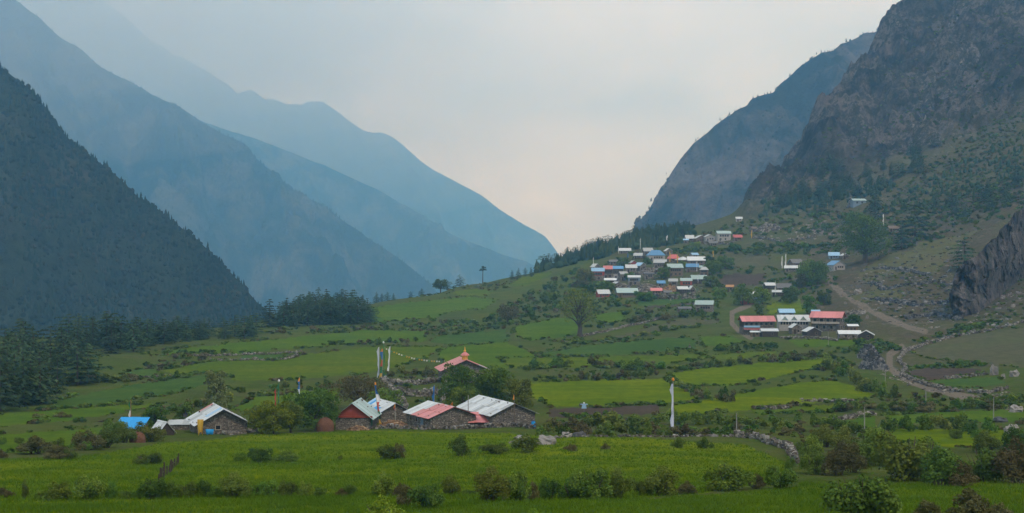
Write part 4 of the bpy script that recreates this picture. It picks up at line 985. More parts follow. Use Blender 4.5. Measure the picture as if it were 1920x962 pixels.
# --- the village: (label, column, base row, width px, eave px, roof px, yaw, axis, roof, wall, upper)
V = [
 ('two-storey house with pale blue roof and red upper wall', 1121, 526, 27, 15, 5, 8, 'x', 'roof_sky', 'stone_far', 'timber_red', None),
 ('tall house with faded red roof beside the dark blue roof', 1140, 521, 19, 15, 5, 0, 'x', 'roof_pink', 'stone_far', 'timber_dark', None),
 ('tall grey house with dark blue roof', 1159, 523, 21, 17, 4, -6, 'x', 'roof_blue', 'plaster', 'timber_dark', None),
 ('small white gabled house behind the faded red roof', 1120, 507, 16, 6, 5, 20, 'y', 'roof_white', 'stone_far', None, None),
 ('low white roofed byre below the tall grey house', 1144, 530, 25, 4, 3, 4, 'x', 'roof_white', 'stone_far', None, None),
 ('white roofed stone house left of the rubble yard', 1184, 511, 24, 8, 5, 6, 'x', 'roof_white', 'stone_far', None, None),
 ('small house with reddish gable above the rubble yard', 1189, 500, 15, 5, 4, 12, 'y', 'roof_grey', 'timber_red', None, None),
 ('house with roof half white and half blue', 1206, 507, 19, 8, 5, 24, 'y', 'roof_sky', 'stone_far', None, 'roof_white'),
 ('two-storey blue grey house with flat white roof', 1189, 537, 26, 13, 3, 3, 'x', 'roof_white', 'stone_far', 'timber_blue', None),
 ('pale grey roofed house behind the bright blue roof', 1216, 478, 21, 7, 5, 14, 'x', 'roof_grey', 'stone_far', None, None),
 ('large house with bright blue hipped roof', 1232, 489, 37, 9, 8, 0, 'x', 'roof_blue', 'plaster', None, None),
 ('house with rusty white roof under the bright blue one', 1237, 502, 27, 9, 5, -4, 'x', 'roof_grey', 'stone_far', None, None),
 ('house with faded red hipped roof beside yellow flags', 1264, 491, 26, 7, 6, 10, 'x', 'roof_red', 'stone_far', None, None),
 ('white gabled house right of the red hipped roof', 1286, 492, 25, 5, 5, 24, 'y', 'roof_white', 'stone_far', None, None),
 ('wide house with rusty white roof at the village edge', 1306, 501, 38, 11, 6, -14, 'x', 'roof_white', 'timber', None, None),
 ('house with white roof and blue ridge sheet', 1298, 509, 26, 9, 5, 0, 'x', 'roof_white', 'timber', None, 'roof_blue'),
 ('two-storey brown house with grey green roof', 1267, 519, 33, 14, 6, 12, 'x', 'roof_green', 'timber', None, None),
 ('small green roofed hut at the hedge', 1316, 507, 12, 4, 3, 0, 'x', 'roof_green', 'stone_far', None, None),
 ('broad pale green roofed house near a tall pole', 1312, 533, 34, 8, 6, -8, 'x', 'roof_green', 'timber_dark', None, None),
 ('red walled house with grey green roof', 1287, 543, 24, 14, 4, 6, 'x', 'roof_green', 'stone_far', 'timber_red', None),
 ('small house with faded red flat roof among rubble', 1231, 552, 23, 7, 4, 0, 'x', 'roof_pink', 'stone_far', None, None),
 ('white roofed house on the lower stone terrace', 1281, 553, 22, 8, 4, 0, 'x', 'roof_white', 'timber_dark', None, None),
 ('white gabled shed on the lower stone terrace', 1299, 552, 11, 7, 5, 20, 'y', 'roof_white', 'stone_far', None, None),
 ('small blue tarp roofed hut among rubble', 1240, 537, 16, 4, 4, 5, 'x', 'roof_blue', 'stone_far', None, None),
 ('low white roofed house with blue gable edge', 1133, 557, 27, 6, 6, 14, 'x', 'roof_white', 'timber_red', None, None),
 ('broad house with long pale roof at the village foot', 1177, 557, 46, 8, 7, -8, 'x', 'roof_green', 'timber', None, None),
 ('lone two-storey house with pale green roof above the fallow field', 1320, 585, 38, 12, 6, -6, 'x', 'roof_green', 'stone_far', None, None),
 ('small house with blue and white roof under the ridge pines', 1172, 476, 25, 5, 4, 0, 'x', 'roof_sky', 'stone_far', None, 'roof_white'),
 ('white roofed house at the left of the upper row', 1294, 452, 18, 6, 5, 0, 'x', 'roof_white', 'stone_far', None, None),
 ('brown and white gabled house in the upper row', 1316, 453, 26, 7, 5, 22, 'y', 'roof_white', 'timber', None, None),
 ('white house with grey gable in the upper row', 1332, 453, 22, 7, 4, 14, 'y', 'roof_grey', 'plaster', None, None),
 ('two-storey house with pale green roof in the upper row', 1358, 452, 30, 12, 4, 2, 'x', 'roof_green', 'plaster', None, None),
 ('small house with red roof at the right of the upper row', 1384, 452, 18, 6, 4, -6, 'x', 'roof_red', 'stone_far', None, None),
 ('tiny lean-to with blue roof under the upper row', 1286, 455, 10, 3, 2, 0, 'x', 'roof_sky', 'stone_far', None, None),
 ('lone hut with blue and white roof high above the village', 1386, 414, 13, 4, 3, 0, 'x', 'roof_blue', 'plaster', None, 'roof_white'),
 ('small brown hut on the scree', 1415, 434, 13, 6, 3, 20, 'x', 'timber', 'stone_far', None, None),
 ('dark stone hut beside a tall pole on the slope', 1678, 431, 26, 6, 4, -14, 'x', 'timber', 'stone_far', None, None),
 ('pale blue roofed house under the big round tree', 1564, 488, 22, 6, 5, 0, 'x', 'roof_sky', 'timber_blue', None, None),
 ('white gabled house with blue left slope', 1574, 508, 30, 8, 7, 22, 'y', 'roof_blue', 'plaster', None, 'roof_grey'),
 ('brown house with blue tarp roof beside two white flags', 1496, 503, 28, 9, 6, 18, 'x', 'roof_blue', 'timber', None, 'roof_slate'),
 ('long low white roof behind the dark green tree', 1485, 513, 32, 4, 4, 0, 'x', 'roof_white', 'stone_far', None, None),
 ('tiny white roofed hut right of the pale blue house', 1586, 485, 14, 3, 3, 15, 'y', 'roof_white', 'stone_far', None, None),
 ('slate roofed house beside a tall pole', 1470, 546, 30, 6, 7, -10, 'x', 'roof_slate', 'timber', None, None),
 ('white roofed annex left of the slate house', 1445, 544, 22, 6, 4, 0, 'x', 'roof_white', 'timber_dark', None, None),
 ('low white tin roof below the slate house', 1459, 555, 24, 5, 3, 0, 'x', 'roof_white', 'timber_dark', None, None),
 ('white flat roofed hut among green trees', 1413, 559, 16, 8, 3, 0, 'x', 'roof_white', 'timber_blue', None, None),
 ('grey roofed stone house between the tall grey house and the rubble', 1171, 524, 18, 10, 4, 18, 'x', 'roof_grey', 'stone_far', None, None),
 ('roofless stone shell under the rubble yard', 1217, 524, 20, 9, 1, -8, 'x', 'roof_slate', 'stone_far', None, None),
 ('brown hut with slate roof under the rusty white house', 1239, 513, 16, 7, 4, 16, 'y', 'roof_slate', 'timber', None, None),
 ('rusty roofed house left of the red walled house', 1262, 538, 18, 9, 4, -12, 'x', 'roof_grey', 'stone_far', None, None),
 ('small pale hut above the white gabled house', 1304, 484, 14, 5, 3, 8, 'x', 'roof_sky', 'plaster', None, None),
 ('low stone byre at the upper left of the village', 1150, 497, 17, 5, 3, 6, 'x', 'roof_slate', 'stone_far', None, None),
 ('grey roofed stone house left of the pale grey roof', 1196, 486, 18, 6, 4, -10, 'x', 'roof_grey', 'stone_far', None, None),
 ('timber byre beside the small pink flat roof', 1253, 556, 17, 6, 3, 8, 'x', 'roof_slate', 'timber', None, None),
 ('stone house with patched grey roof above the long pale roof', 1160, 541, 20, 8, 4, 10, 'y', 'roof_grey', 'stone_far', None, None),
 ('small white roofed house at the top of the village lane', 1255, 478, 15, 6, 4, 22, 'y', 'roof_white', 'stone_far', None, None),
 ('tall brown house right of the green hipped eaves', 1320, 519, 18, 11, 4, -10, 'x', 'roof_grey', 'timber', None, None),
 ('low slate roofed byre under the upper row', 1338, 462, 18, 4, 3, 0, 'x', 'roof_slate', 'stone_far', None, None),
 ('raw timber frame of a new house', 1368, 548, 15, 8, 3, 0, 'x', 'timber_orange', 'stone_far', None, None),
]
for i, (lab, px, row, wpx, epx, rpx, yaw, ax, rf, wl, up, rf2) in enumerate(V):
    yaw += ((i * 37) % 29) - 14
    p = at(px, row); s = mpp(p[1])
    L_ = wpx * s * .84; W_ = min(max(4.0, L_ * .62), 8.5)
    hw = max(2.3, epx * s * 1.22); rh = max(.8, rpx * s * 1.1)
    if ax == 'y': L_, W_ = max(4.5, L_ * .95), L_
    fc = 'right' if ax == 'x' else 'front'
    nw = max(1, int(round(wpx / 7)))
    us = [(-.72 + 1.44 * (k + .5) / nw) for k in range(nw)]
    wins = []
    if hw > 4.0:
        wins += [(fc, u, hw * .58, 1.0, hw * .22) for u in us] + [(fc, u, .9, .9, 1.0) for u in us[::2]]
    else: wins += [(fc, u, hw * .42, .8, min(.9, hw * .3)) for u in us[1:]]
    hip = W_ * .45 if 'hipped' in lab else 0
    house('house' if wpx > 15 else 'hut', lab, px, row, W_, L_, hw, rh, yaw, ax, rf, wl, .45, hip, anchor=(0, -1), wins=wins, door=(fc, us[0] * 1.15, .9, min(1.9, hw * .75), 'timber_dark'),
          upper=(up, hw * .5, hw, .15) if up else None, roof2=rf2, base=3.0, cat='house' if wpx > 15 else 'hut')
# hill shrine at the top of the path
p = at(1612, 387)
house('shrine', 'grey green roofed shrine house at the top of the path', 1612, 387, 6.5, 9.5, 3.4, 1.3, 8, 'x', 'roof_green', 'timber_blue', .5, anchor=(0, -1), wins=[('right', -.4, 1.2, 1.2, 1.2), ('right', .4, 1.2, 1.2, 1.2)], base=3, cat='shrine')
def chorten(px, row, h, label, wall='stone'):
    p = at(px, row); o = thing('chorten', label, 'chorten', p - (0, 0, .3))
    k = h / 6.0
    MB().box(-1.7*k, 1.7*k, -1.7*k, 1.7*k, 0, 1.0*k).box(-1.3*k, 1.3*k, -1.3*k, 1.3*k, 1.0*k, 1.9*k).build('plinth', M[wall], o)
    MB().lathe([(1.0*k, 1.9*k), (1.15*k, 2.8*k), (.7*k, 3.3*k)], 10).build('dome', M['plaster'], o)
    MB().box(-1.5*k, 1.5*k, -1.5*k, 1.5*k, 3.3*k, 3.5*k).build('canopy', M['timber_dark'], o)
    MB().lathe([(.55*k, 3.5*k), (.4*k, 4.4*k), (.9*k, 4.45*k), (.25*k, 4.8*k), (.03*k, 6*k)], 8).build('spire', M['timber'], o)
chorten(1595, 386, 9.0, 'tiered stone chorten beside the shrine house')
chorten(1293, 656, 2.6, 'small white stone cairn shrine among the field hedges', 'plaster')

# ------------------------------------------------------------------ flags and poles
def flag_pole(label, px, top, base, bands, wpx=6, lean=0.0, pole='pole', knob=None, flag_frac=(0.0, 0.9), cat='prayer flag', flagside=-1):
    """bands: list of (material, fraction) from the top down; a narrow banner laced along the pole"""
    p = at(px, base); s = mpp(p[1]); H = (base - top) * s
    o = thing('prayer_flag_pole' if bands else 'pole', label, cat if bands else 'pole', p - (0, 0, .2))
    def axis(t): return (lean * s * t, 0, H * t + .2)
    MB().tube([axis(0), axis(.5), axis(1)], [.09, .08, .05], 6).build('pole', M[pole], o)
    if knob: MB().lathe([(.02, H + .18), (.2, H + .3), (.24, H + .5), (.12, H + .7), (.02, H + .8)], 8, lean * s, 0).build('finial', M[knob], o)
    z1 = 1 - flag_frac[0]; z0 = 1 - flag_frac[1]; cur = z1
    tot = sum(b[1] for b in bands) if bands else 1
    for mt, fr in bands:
        nxt = cur - (z1 - z0) * fr / tot
        b = MB(); n = 7; v = []; f = []
        for i in range(n + 1):
            t = cur + (nxt - cur) * i / n
            a = axis(t); ww = wpx * s * (.85 + .25 * math.sin(t * 9 + px)) * (0.55 + .45 * min(1, (z1 - t) * 8 + .3))
            for j in range(4):
                u = j / 3
                y_ = -.10 - .28 * math.sin(u * 2.6 + t * 11 + px) * u
                x_ = a[0] + flagside * ww * u + .12 * math.sin(t * 17 + j)* u
                v += [(x_, y_, a[2] - .05), (x_, y_ + .03, a[2] - .05)]
        W4 = 8
        for i in range(n):
            for j in range(3):
                q = i * W4 + j * 2
                f += [(q, q + 2, q + W4 + 2, q + W4), (q + 1, q + W4 + 1, q + W4 + 3, q + 3)]
            f += [(i * W4, i * W4 + W4, i * W4 + W4 + 1, i * W4 + 1), (i * W4 + 6, i * W4 + 7, i * W4 + W4 + 7, i * W4 + W4 + 6)]
        f += [tuple(j * 2 + k for k in (0, 1, 3, 2)) for j in range(3)] + [tuple(n * W4 + j * 2 + k for k in (0, 2, 3, 1)) for j in range(3)]
        b.add(v, f).build('banner', M[mt], o)
        cur = nxt
    return o
flag_pole('tall white banner pole with orange top standing in the hedge', 1263, 716, 803, [('cloth_lilac', 1)], 5, -1, 'pole', 'cloth_orange', (.05, .97))
flag_pole('tall white banner pole, leftmost of the cluster above the stone terraces', 711, 650, 712, [('cloth_lilac', 1)], 3.6, 0, 'pole', None, (.02, .95))
flag_pole('banner pole in blue, red, white and yellow bands above the terraces', 716, 655, 713, [('cloth_orange', .5), ('cloth_blue', 1.4), ('cloth_red', 1.2), ('cloth_green', 1.2), ('cloth_yellow', 1)], 4, 2, 'pole', None, (.0, .97))
flag_pole('green pole with white knob, tallest of the cluster above the terraces', 720, 645, 714, [('cloth_green', 1)], 2, -1, 'pole_green', 'cloth_white', (.05, .6), flagside=1)
flag_pole('slightly leaning white banner pole, rightmost of the cluster', 729, 650, 701, [('cloth_white', 1)], 3, 3, 'pole', None, (.02, .98))
flag_pole('leaning banner pole banded blue, white, red, green, yellow in the farmyard', 712, 716, 799, [('cloth_orange', .4), ('cloth_blue', 1.4), ('cloth_white', 1.2), ('cloth_red', 1.4), ('cloth_green', 1.2), ('cloth_yellow', 1)], 5, -10, 'pole', None, (.0, .98), flagside=1)
flag_pole('blue banner pole behind the half red roof', 814, 722, 762, [('cloth_blue', 1)], 4, 1, 'pole', None, (.02, .9))
flag_pole('green white and red banner pole behind the blue tarp shed', 245, 751, 800, [('cloth_green', 1.2), ('cloth_white', 1.2), ('cloth_red', .8)], 3, 0, 'pole_red', None, (.02, .95))
flag_pole('red pole behind the farm trees', 517, 729, 762, [('cloth_red', 1)], 2, 0, 'pole_red', None, (.05, .95))
flag_pole('green pole with white knob behind the farm trees', 523, 717, 762, [('cloth_green', 1)], 2, 0, 'pole_green', 'cloth_white', (.05, .95))
flag_pole('blue and lilac banner pole with orange tip behind the farm trees', 562, 707, 748, [('cloth_orange', .5), ('cloth_blue', 1), ('cloth_lilac', 1)], 3, 0, 'pole', None, (.0, .9))
flag_pole('thin orange tipped pole on the big white farm roof end', 965, 741, 802, [('cloth_orange', 1)], 2, -1, 'timber', None, (.0, .15))
flag_pole('thin red topped pole in the farmyard between two roofs', 741, 757, 799, [('cloth_orange', 1), ('cloth_red', 1)], 2, 0, 'pole', None, (.0, .3))
flag_pole('bare grey pole in front of the big white farm roof', 878, 740, 801, [], 2, 0, 'pole')
flag_pole('thin grey pole right of the blue banner', 827, 727, 764, [], 2, 0, 'pole')
flag_pole('small yellow flag pole beside the half red roof ridge', 849, 754, 785, [('cloth_orange', 1)], 3, 0, 'timber', None, (.0, .3))
for (lab, px, top, base) in [('grey power pole at the green field corner', 1660, 697, 741), ('short grey power pole by the lane', 1736, 733, 757), ('grey power pole before the shrub belt', 1621, 764, 812),
                             ('grey power pole beside the pale boulder', 1863, 745, 786), ('thin grey power pole at the hedge wall', 1381, 775, 819), ('grey power pole below the lodges', 1553, 622, 648)]:
    flag_pole(lab, px, top, base, [], 2, 0, 'pole')
for (lab, px, top, base, mt, w) in [('white banner pole, left of the pair by the tarp roofed house', 1467, 481, 508, 'cloth_white', 2), ('white banner pole, right of the pair by the tarp roofed house', 1474, 477, 508, 'cloth_white', 2),
     ('white banner pole under the ridge pines', 1252, 441, 457, 'cloth_white', 3), ('grey banner pole left of the upper row', 1233, 442, 455, 'cloth_white', 1), ('blue banner pole at the blue roofed ridge house', 1178, 475, 486, 'cloth_blue', 2),
     ('white banner pole at the ridge house', 1160, 463, 478, 'cloth_white', 1), ('yellow banner pole below the red hipped roof', 1257, 470, 493, 'cloth_yellow', 2), ('yellow banner pole right of the red hipped roof', 1271, 475, 494, 'cloth_yellow', 2),
     ('blue and yellow banner pole beside the village hedge', 1338, 470, 488, 'cloth_yellow', 2), ('white pole among the lower village roofs', 1309, 515, 534, 'cloth_white', 1), ('pale pole at the rusty white roof', 1307, 488, 510, 'cloth_white', 1),
     ('white pole at the slate roofed house', 1454, 525, 556, 'cloth_white', 1), ('yellow banner pole on the scree', 1410, 432, 450, 'cloth_yellow', 2), ('white pole with red tip above the stone hut', 1657, 400, 424, 'cloth_white', 2),
     ('yellow banner pole below the hill shrine', 1552, 380, 392, 'cloth_yellow', 1), ('grey pole at the left village edge', 1113, 483, 508, 'cloth_white', 1), ('thin pole behind the pale blue roofs', 1201, 447, 470, 'cloth_white', 1)]:
    flag_pole(lab, px, top, base, [(mt, 1)], w, 0, 'pole', None, (.0, .85))
# prayer flag string
a = at(720, 714); b_ = at(833, 712)
A_ = np.array([a[0], a[1], a[2] + (714 - 652) * mpp(a[1])]); B_ = np.array([b_[0], b_[1], b_[2] + (712 - 676) * mpp(b_[1])])
o = thing('prayer_flag_string', 'sagging string of small pale prayer flags beside the tall poles', 'prayer flags', A_)
pts = [(B_ - A_) * t - np.array([0, 0, 2.0 * 4 * t * (1 - t) * .5]) for t in np.linspace(0, 1, 25)]
MB().tube([tuple(q) for q in pts], .02, 4).build('cord', M['pole'], o)
for k in range(1, 24):
    q = pts[k]; MB().box(q[0] - .16, q[0] + .16, q[1] - .02, q[1] + .02, q[2] - .34, q[2] - .02).build('pennant', M[['cloth_yellow', 'cloth_white', 'cloth_white', 'cloth_green', 'cloth_yellow'][k % 5]], o)
flag_pole('pale yellow post holding the end of the flag string', 833, 675, 712, [], 2, 0, 'frame')

# ------------------------------------------------------------------ stones: walls, mounds, boulders
WN = [0]
def stone_wall(label, line, hm, size, mat='rubble', thick=.5, dens=1.0):
    WN[0] += 1; r = np.random.default_rng(900 + WN[0])
    P3 = [at(*q) for q in line]; pts = []; sz = []
    for A, B in zip(P3[:-1], P3[1:]):
        L_ = np.hypot(*(B - A)[:2]); n = int(dens * 1.5 * L_ * hm * (thick / .5) / (size * size)); n = min(n, 2600)
        t = r.uniform(0, 1, n); q = A[None] * (1 - t)[:, None] + B[None] * t[:, None]
        hh_ = hm * (.75 + .45 * fbm(t * L_ / 3, t * 0 + WN[0], 2, 61)) * (r.uniform(0, 1, n) > .0)
        q[:, :2] += r.normal(0, thick * .5, (n, 2)) * .6
        q[:, 2] = ground_z(q[:, 0], q[:, 1]) + r.uniform(0, 1, n) ** .9 * hh_
        pts.append(q); sz.append(size * r.uniform(.6, 1.5, n))
    pts = np.concatenate(pts); sz = np.concatenate(sz); c = P3[0].copy()
    o = thing('stone_wall', label, 'wall', c)
    stones('stonework', pts - c, sz, mat, 950 + WN[0], o, kind='stuff')
stone_wall('low grey stone wall along the front of the farmyard', [(690,803),(760,803),(830,804),(905,804)], .8, .34)
stone_wall('pale stone wall right of the small red lean-to', [(903,803),(960,803),(1005,806)], .9, .34)
stone_wall('upper pale stone terrace wall under the prayer poles', [(718,716),(760,724),(800,720),(838,716)], 1.6, .5)
stone_wall('lower pale stone terrace wall above the farm roofs', [(740,738),(768,745),(800,744),(836,738)], 1.8, .5)
stone_wall('sloping stone wall joining the two terraces', [(716,716),(742,740),(760,765)], 1.5, .5)
stone_wall('broken pale stone wall beside the temple trees', [(838,716),(838,735),(828,752)], 1.6, .5)
stone_wall('pale dry stone wall round the small green plot', [(395,676),(450,676),(535,675),(566,663)], .8, .45)
stone_wall('far side dry stone wall of the small green plot', [(360,669),(430,667),(520,664),(564,661)], .8, .45)
stone_wall('whitish stone wall at the corner of the broad barley field', [(1380,820),(1418,822),(1450,834),(1478,842),(1492,868)], 1.0, .36)
stone_wall('low stone wall at the back of the broad barley field', [(1010,822),(1060,821),(1120,820),(1200,820),(1290,820),(1375,820)], .32, .30)
stone_wall('long pale stone wall curving along the dusty lane', [(1697,660),(1684,676),(1700,690),(1690,703),(1712,715),(1760,728),(1800,736),(1850,738),(1890,730)], 1.0, .45)
stone_wall('grey stone wall under the rock cliff', [(1690,662),(1730,648),(1790,632),(1850,622),(1925,605)], 1.3, .6)
stone_wall('short stone wall between dark plot and green plot', [(1765,712),(1810,708),(1850,703)], .9, .45)
stone_wall('leaning grey stone wall near the power pole', [(1560,791),(1590,786),(1625,779),(1642,778)], .9, .38)
stone_wall('short dark stone wall at the green field corner', [(1410,767),(1440,769),(1478,766)], .9, .42)
stone_wall('stone wall above the small meadow by the shrubs', [(1500,755),(1560,756),(1600,754)], .7, .42)
stone_wall('long retaining wall below the village houses', [(1222,560),(1260,561),(1305,559)], 3.2, .8)
stone_wall('stone wall under the village rubble yard', [(1190,520),(1220,519),(1255,517)], 2.6, .8)
stone_wall('stone terrace wall below the upper house row', [(1310,458),(1345,460),(1375,458)], 2.4, .9)
stone_wall('stone wall in front of the lodges', [(1460,634),(1510,634),(1570,640)], 1.2, .5)
stone_wall('scree terrace wall below the path', [(1410,447),(1460,452),(1530,447)], 2.0, .9)
stone_wall('low wall of pale stones at the dark pines', [(258,709),(290,708),(320,705)], .6, .4)
stone_wall('stone wall along the fallow strip', [(1090,632),(1180,612),(1240,598),(1290,592)], 1.0, .6)
stone_wall('pale stone foot of the patched white roof house', [(395,814),(440,816),(480,812)], .7, .34)
for (lab, line, hm) in [('dark rocky terrace edge on the pasture, highest of them', [(1620,508),(1680,505),(1740,515)], 1.2), ('dark rocky terrace edge across the pasture middle', [(1632,530),(1660,545),(1700,540),(1770,530)], 1.4),
                        ('dark rocky terrace edge above the dirt road', [(1640,565),(1720,572),(1790,568)], 1.4), ('rocky terrace edge at the foot of the pasture', [(1700,598),(1760,590),(1800,600)], 1.2)]:
    stone_wall(lab, line, hm, .9, 'mani', 1.4)
def heap(name, label, px, row, wpx, hpx, size, n, mat, cat, seed, skew=0.0):
    p = at(px, row); s = mpp(p[1]); r = np.random.default_rng(seed); W = wpx * s / 2; H = hpx * s
    u = r.uniform(-1, 1, (n * 3, 2)); u = u[np.hypot(u[:, 0], u[:, 1]) < 1][:n]
    q = np.hypot(u[:, 0], u[:, 1]); hh_ = H * (1 - q ** 1.6) * (1 + .25 * fbm(u[:, 0] * 3, u[:, 1] * 3, 3, seed))
    z = np.where(r.uniform(size=len(u)) < .75, hh_, hh_ * r.uniform(0, 1, len(u)))
    P = np.c_[u[:, 0] * W + skew * z, u[:, 1] * W * .8, z]
    P[:, 2] += ground_z(P[:, 0] + p[0], P[:, 1] + p[1]) - p[2]
    o = thing(name, label, cat, p)
    stones('stonework', P, size * r.uniform(.6, 1.6, len(u)), mat, seed, o, kind='stuff')
heap('stone_mound', 'tall dark mound of piled slab stones beside the lane', 1638, 692, 46, 26, 1.0, 900, 'mani', 'stone mound', 71)
heap('stone_mound', 'dark stone mound behind the taller one', 1628, 672, 34, 22, 1.0, 600, 'mani', 'stone mound', 72)
heap('rubble_heap', 'pale rubble heap in the middle of the village', 1222, 511, 50, 8, .9, 500, 'rubble', 'rubble', 73)
heap('rubble_heap', 'rubble heap between the lower village houses', 1212, 545, 60, 12, .9, 700, 'rubble', 'rubble', 74)
heap('rubble_heap', 'orange tinted rubble below the blue tarp hut', 1258, 547, 42, 10, .8, 450, 'wood_pile', 'rubble', 75)
heap('rubble_heap', 'scree spill below the small brown hut', 1440, 432, 50, 12, 1.1, 500, 'rubble', 'rubble', 76)
heap('rubble_heap', 'rubble spill in front of the lower byre', 1166, 540, 30, 8, .9, 300, 'rubble', 'rubble', 77)
heap('rubble_heap', 'loose earth and stones beside the dirt road', 1605, 590, 34, 7, .8, 300, 'rubble', 'rubble', 78)
heap('firewood_stack', 'stack of split firewood in front of the blue and white roof', 737, 799, 52, 9, .35, 700, 'wood_pile', 'firewood', 79)
heap('firewood_stack', 'dark heap of brush beside the red gable house', 672, 806, 40, 7, .3, 400, 'wood_pile', 'firewood', 80)
def boulder(label, px, row, wpx, hpx, seed, mat='boulder'):
    p = at(px, row); s = mpp(p[1]); b = MB(); n = 14; m = 9; r = np.random.default_rng(seed)
    v = []
    for i in range(m + 1):
        th = math.pi * i / m
        for k in range(n):
            ph = 2 * math.pi * k / n
            u = np.array([math.sin(th) * math.cos(ph), math.sin(th) * math.sin(ph), math.cos(th)])
            q = 1 + .45 * float(fbm(u[0] * 1.7 + seed, u[1] * 1.7 + u[2] * 1.3, 3, seed))
            u = np.sign(u) * np.abs(u) ** .8
            v.append((u[0] * q * wpx * s / 2, u[1] * q * wpx * s / 2.4, u[2] * q * hpx * s * .75 + hpx * s * .22))
    f = [(i * n + k, (i + 1) * n + k, (i + 1) * n + (k + 1) % n, i * n + (k + 1) % n) for i in range(m) for k in range(n)]
    m_ = np_mesh("boulder", np.array(v), np.array(f).ravel(), np.full(len(f), 4), M[mat], False, {'tint': np.full(len(v), float(r.uniform(.35, .8)))})
    link("boulder", m_, None, p, label=label, category='boulder')
boulder('pale pointed boulder at the edge of the barley field', 1024, 834, 32, 15, 5)
boulder('flat grey boulder lying in the barley', 980, 824, 34, 7, 6)
boulder('small flat stone left of the pointed boulder', 965, 832, 20, 5, 7)
boulder('dark rounded boulder before the hedge', 1086, 820, 24, 10, 8, 'mani')
boulder('big white boulder above the meadow shrubs', 1899, 814, 26, 17, 9)
boulder('brown rounded boulder behind the white one', 1906, 772, 22, 12, 10)
boulder('flat dark boulder near the power pole', 1876, 792, 26, 9, 11, 'mani')
boulder('grey boulder standing at the end of the dark plot', 1863, 704, 14, 18, 12)
boulder('pale boulder leaning at the hedge end', 1902, 706, 16, 12, 13)
boulder('pale boulder under the olive shrub', 1688, 898, 30, 16, 14)
boulder('grey boulder on the pasture ledge', 1610, 552, 14, 9, 15)
boulder('white stone beside the small green plot', 1881, 710, 8, 9, 16)
boulder('pale stone pile left of the hedge boulder', 1062, 818, 18, 8, 17)
for i, (px, row) in enumerate([(1585,574),(1618,590),(1588,586),(1662,572),(1680,585),(1626,598),(1745,600),(1900,575),(1880,560),(1850,592)]):
    boulder(ordinal(i + 1) + ' pale rock from the left on the bare slope by the road', px, row, 6 + (i * 3) % 5, 4 + i % 3, 30 + i)

# ------------------------------------------------------------------ haystacks, cloths, fence, small things
def haystack(label, px, row, wpx, hpx, seed):
    p = at(px, row); s = mpp(p[1]); W = wpx * s / 2; H = hpx * s
    prof = [(W * .94, -.3), (W, H * .25), (W * .97, H * .5), (W * .82, H * .74), (W * .52, H * .92), (W * .15, H), (.01, H * 1.01)]
    n = 18; r = random.Random(seed)
    v = [(rr * (1 + r.uniform(-.05, .05)) * math.cos(6.283 * k / n), rr * (1 + r.uniform(-.05, .05)) * math.sin(6.283 * k / n), z + r.uniform(-.05, .05)) for rr, z in prof for k in range(n)]
    f = [(i * n + k, i * n + (k + 1) % n, (i + 1) * n + (k + 1) % n, (i + 1) * n + k) for i in range(len(prof) - 1) for k in range(n)]
    o = thing('haystack', label, 'haystack', p)
    MB().add(v, f).build('stack', M['hay'], o, True)
    pts = []; 
    q = np.random.default_rng(seed); m = 900
    ph = q.uniform(0, 6.28, m); t = q.uniform(0, 1, m) ** .8
    zz = np.interp(t, np.linspace(0, 1, 7), [z for _, z in prof]); rr = np.interp(t, np.linspace(0, 1, 7), [a_ for a_, _ in prof])
    Pq = np.c_[rr * np.cos(ph), rr * np.sin(ph), zz]; N = np.c_[np.cos(ph), np.sin(ph), t] + q.normal(0, .5, (m, 3)); N /= np.linalg.norm(N, axis=1, keepdims=True)
    link('straw', np_mesh('straw', *leaf_quads(Pq, N, .22, .25, None, q)[:3], M['hay']), o, kind='stuff')
haystack('brown domed haystack against the red gable house', 610, 808, 33, 26, 1)
haystack('smaller brown haystack by the blue tarp shed', 258, 829, 30, 20, 2)
def cloth(name, label, loc, w, h, mat, seed, sag=.25, rz=0):
    r = random.Random(seed); n, m = 8, 8; v = []
    for i in range(n + 1):
        for j in range(m + 1):
            u, t = i / n, j / m
            v.append(((u - .5) * w * (1 - .25 * t * math.sin(seed)), sag * math.sin(u * 9 + seed) * (.3 + t) + .5 * t * (t - 1), -h * t * (1 + .15 * math.sin(u * 7 + seed))))
    f = [(i * (m + 1) + j, (i + 1) * (m + 1) + j, (i + 1) * (m + 1) + j + 1, i * (m + 1) + j + 1) for i in range(n) for j in range(m)]
    b = len(v); v += [(x, y + .04, z) for x, y, z in v]
    f += [tuple(k + b for k in q[::-1]) for q in f]
    me = MB().add(v, f).mesh(name, M[mat], True)
    return link(name, me, None, loc, rz, label=label, category='cloth')
p = at(379, 815); s = mpp(p[1])
cloth('hanging_cloth', 'yellow cloth hung from the edge of the patched white roof', (p[0], p[1] - 1.2, p[2] + 2.5), .95, 2.2, 'cloth_yellow', 1, .2)
p = at(396, 814)
cloth('tarpaulin', 'small bright blue tarpaulin beside the yellow cloth', (p[0], p[1] - 1.0, p[2] + .85), 1.3, .85, 'tarp_blue', 2, .12)
p = at(393, 800)
o = thing('satellite_dish', 'black satellite dish on the patched white roof', 'satellite dish', (p[0], at(393, 812)[1] + .2, at(393, 812)[2] + 2.75))
MB().lathe([(.02, 0), (.2, .04), (.36, .14), (.40, .22), (.38, .22), (.2, .08), (.02, .05)], 14).build('dish', M['black'], o).rotation_euler = (R(75), 0, R(15))
MB().tube([(0, .1, -.7), (0, .1, 0)], .04, 6).build('mount', M['black'], o)
p = at(1000, 803); o = thing('barrel', 'small blue water barrel at the corner of the largest farm house', 'barrel', p)
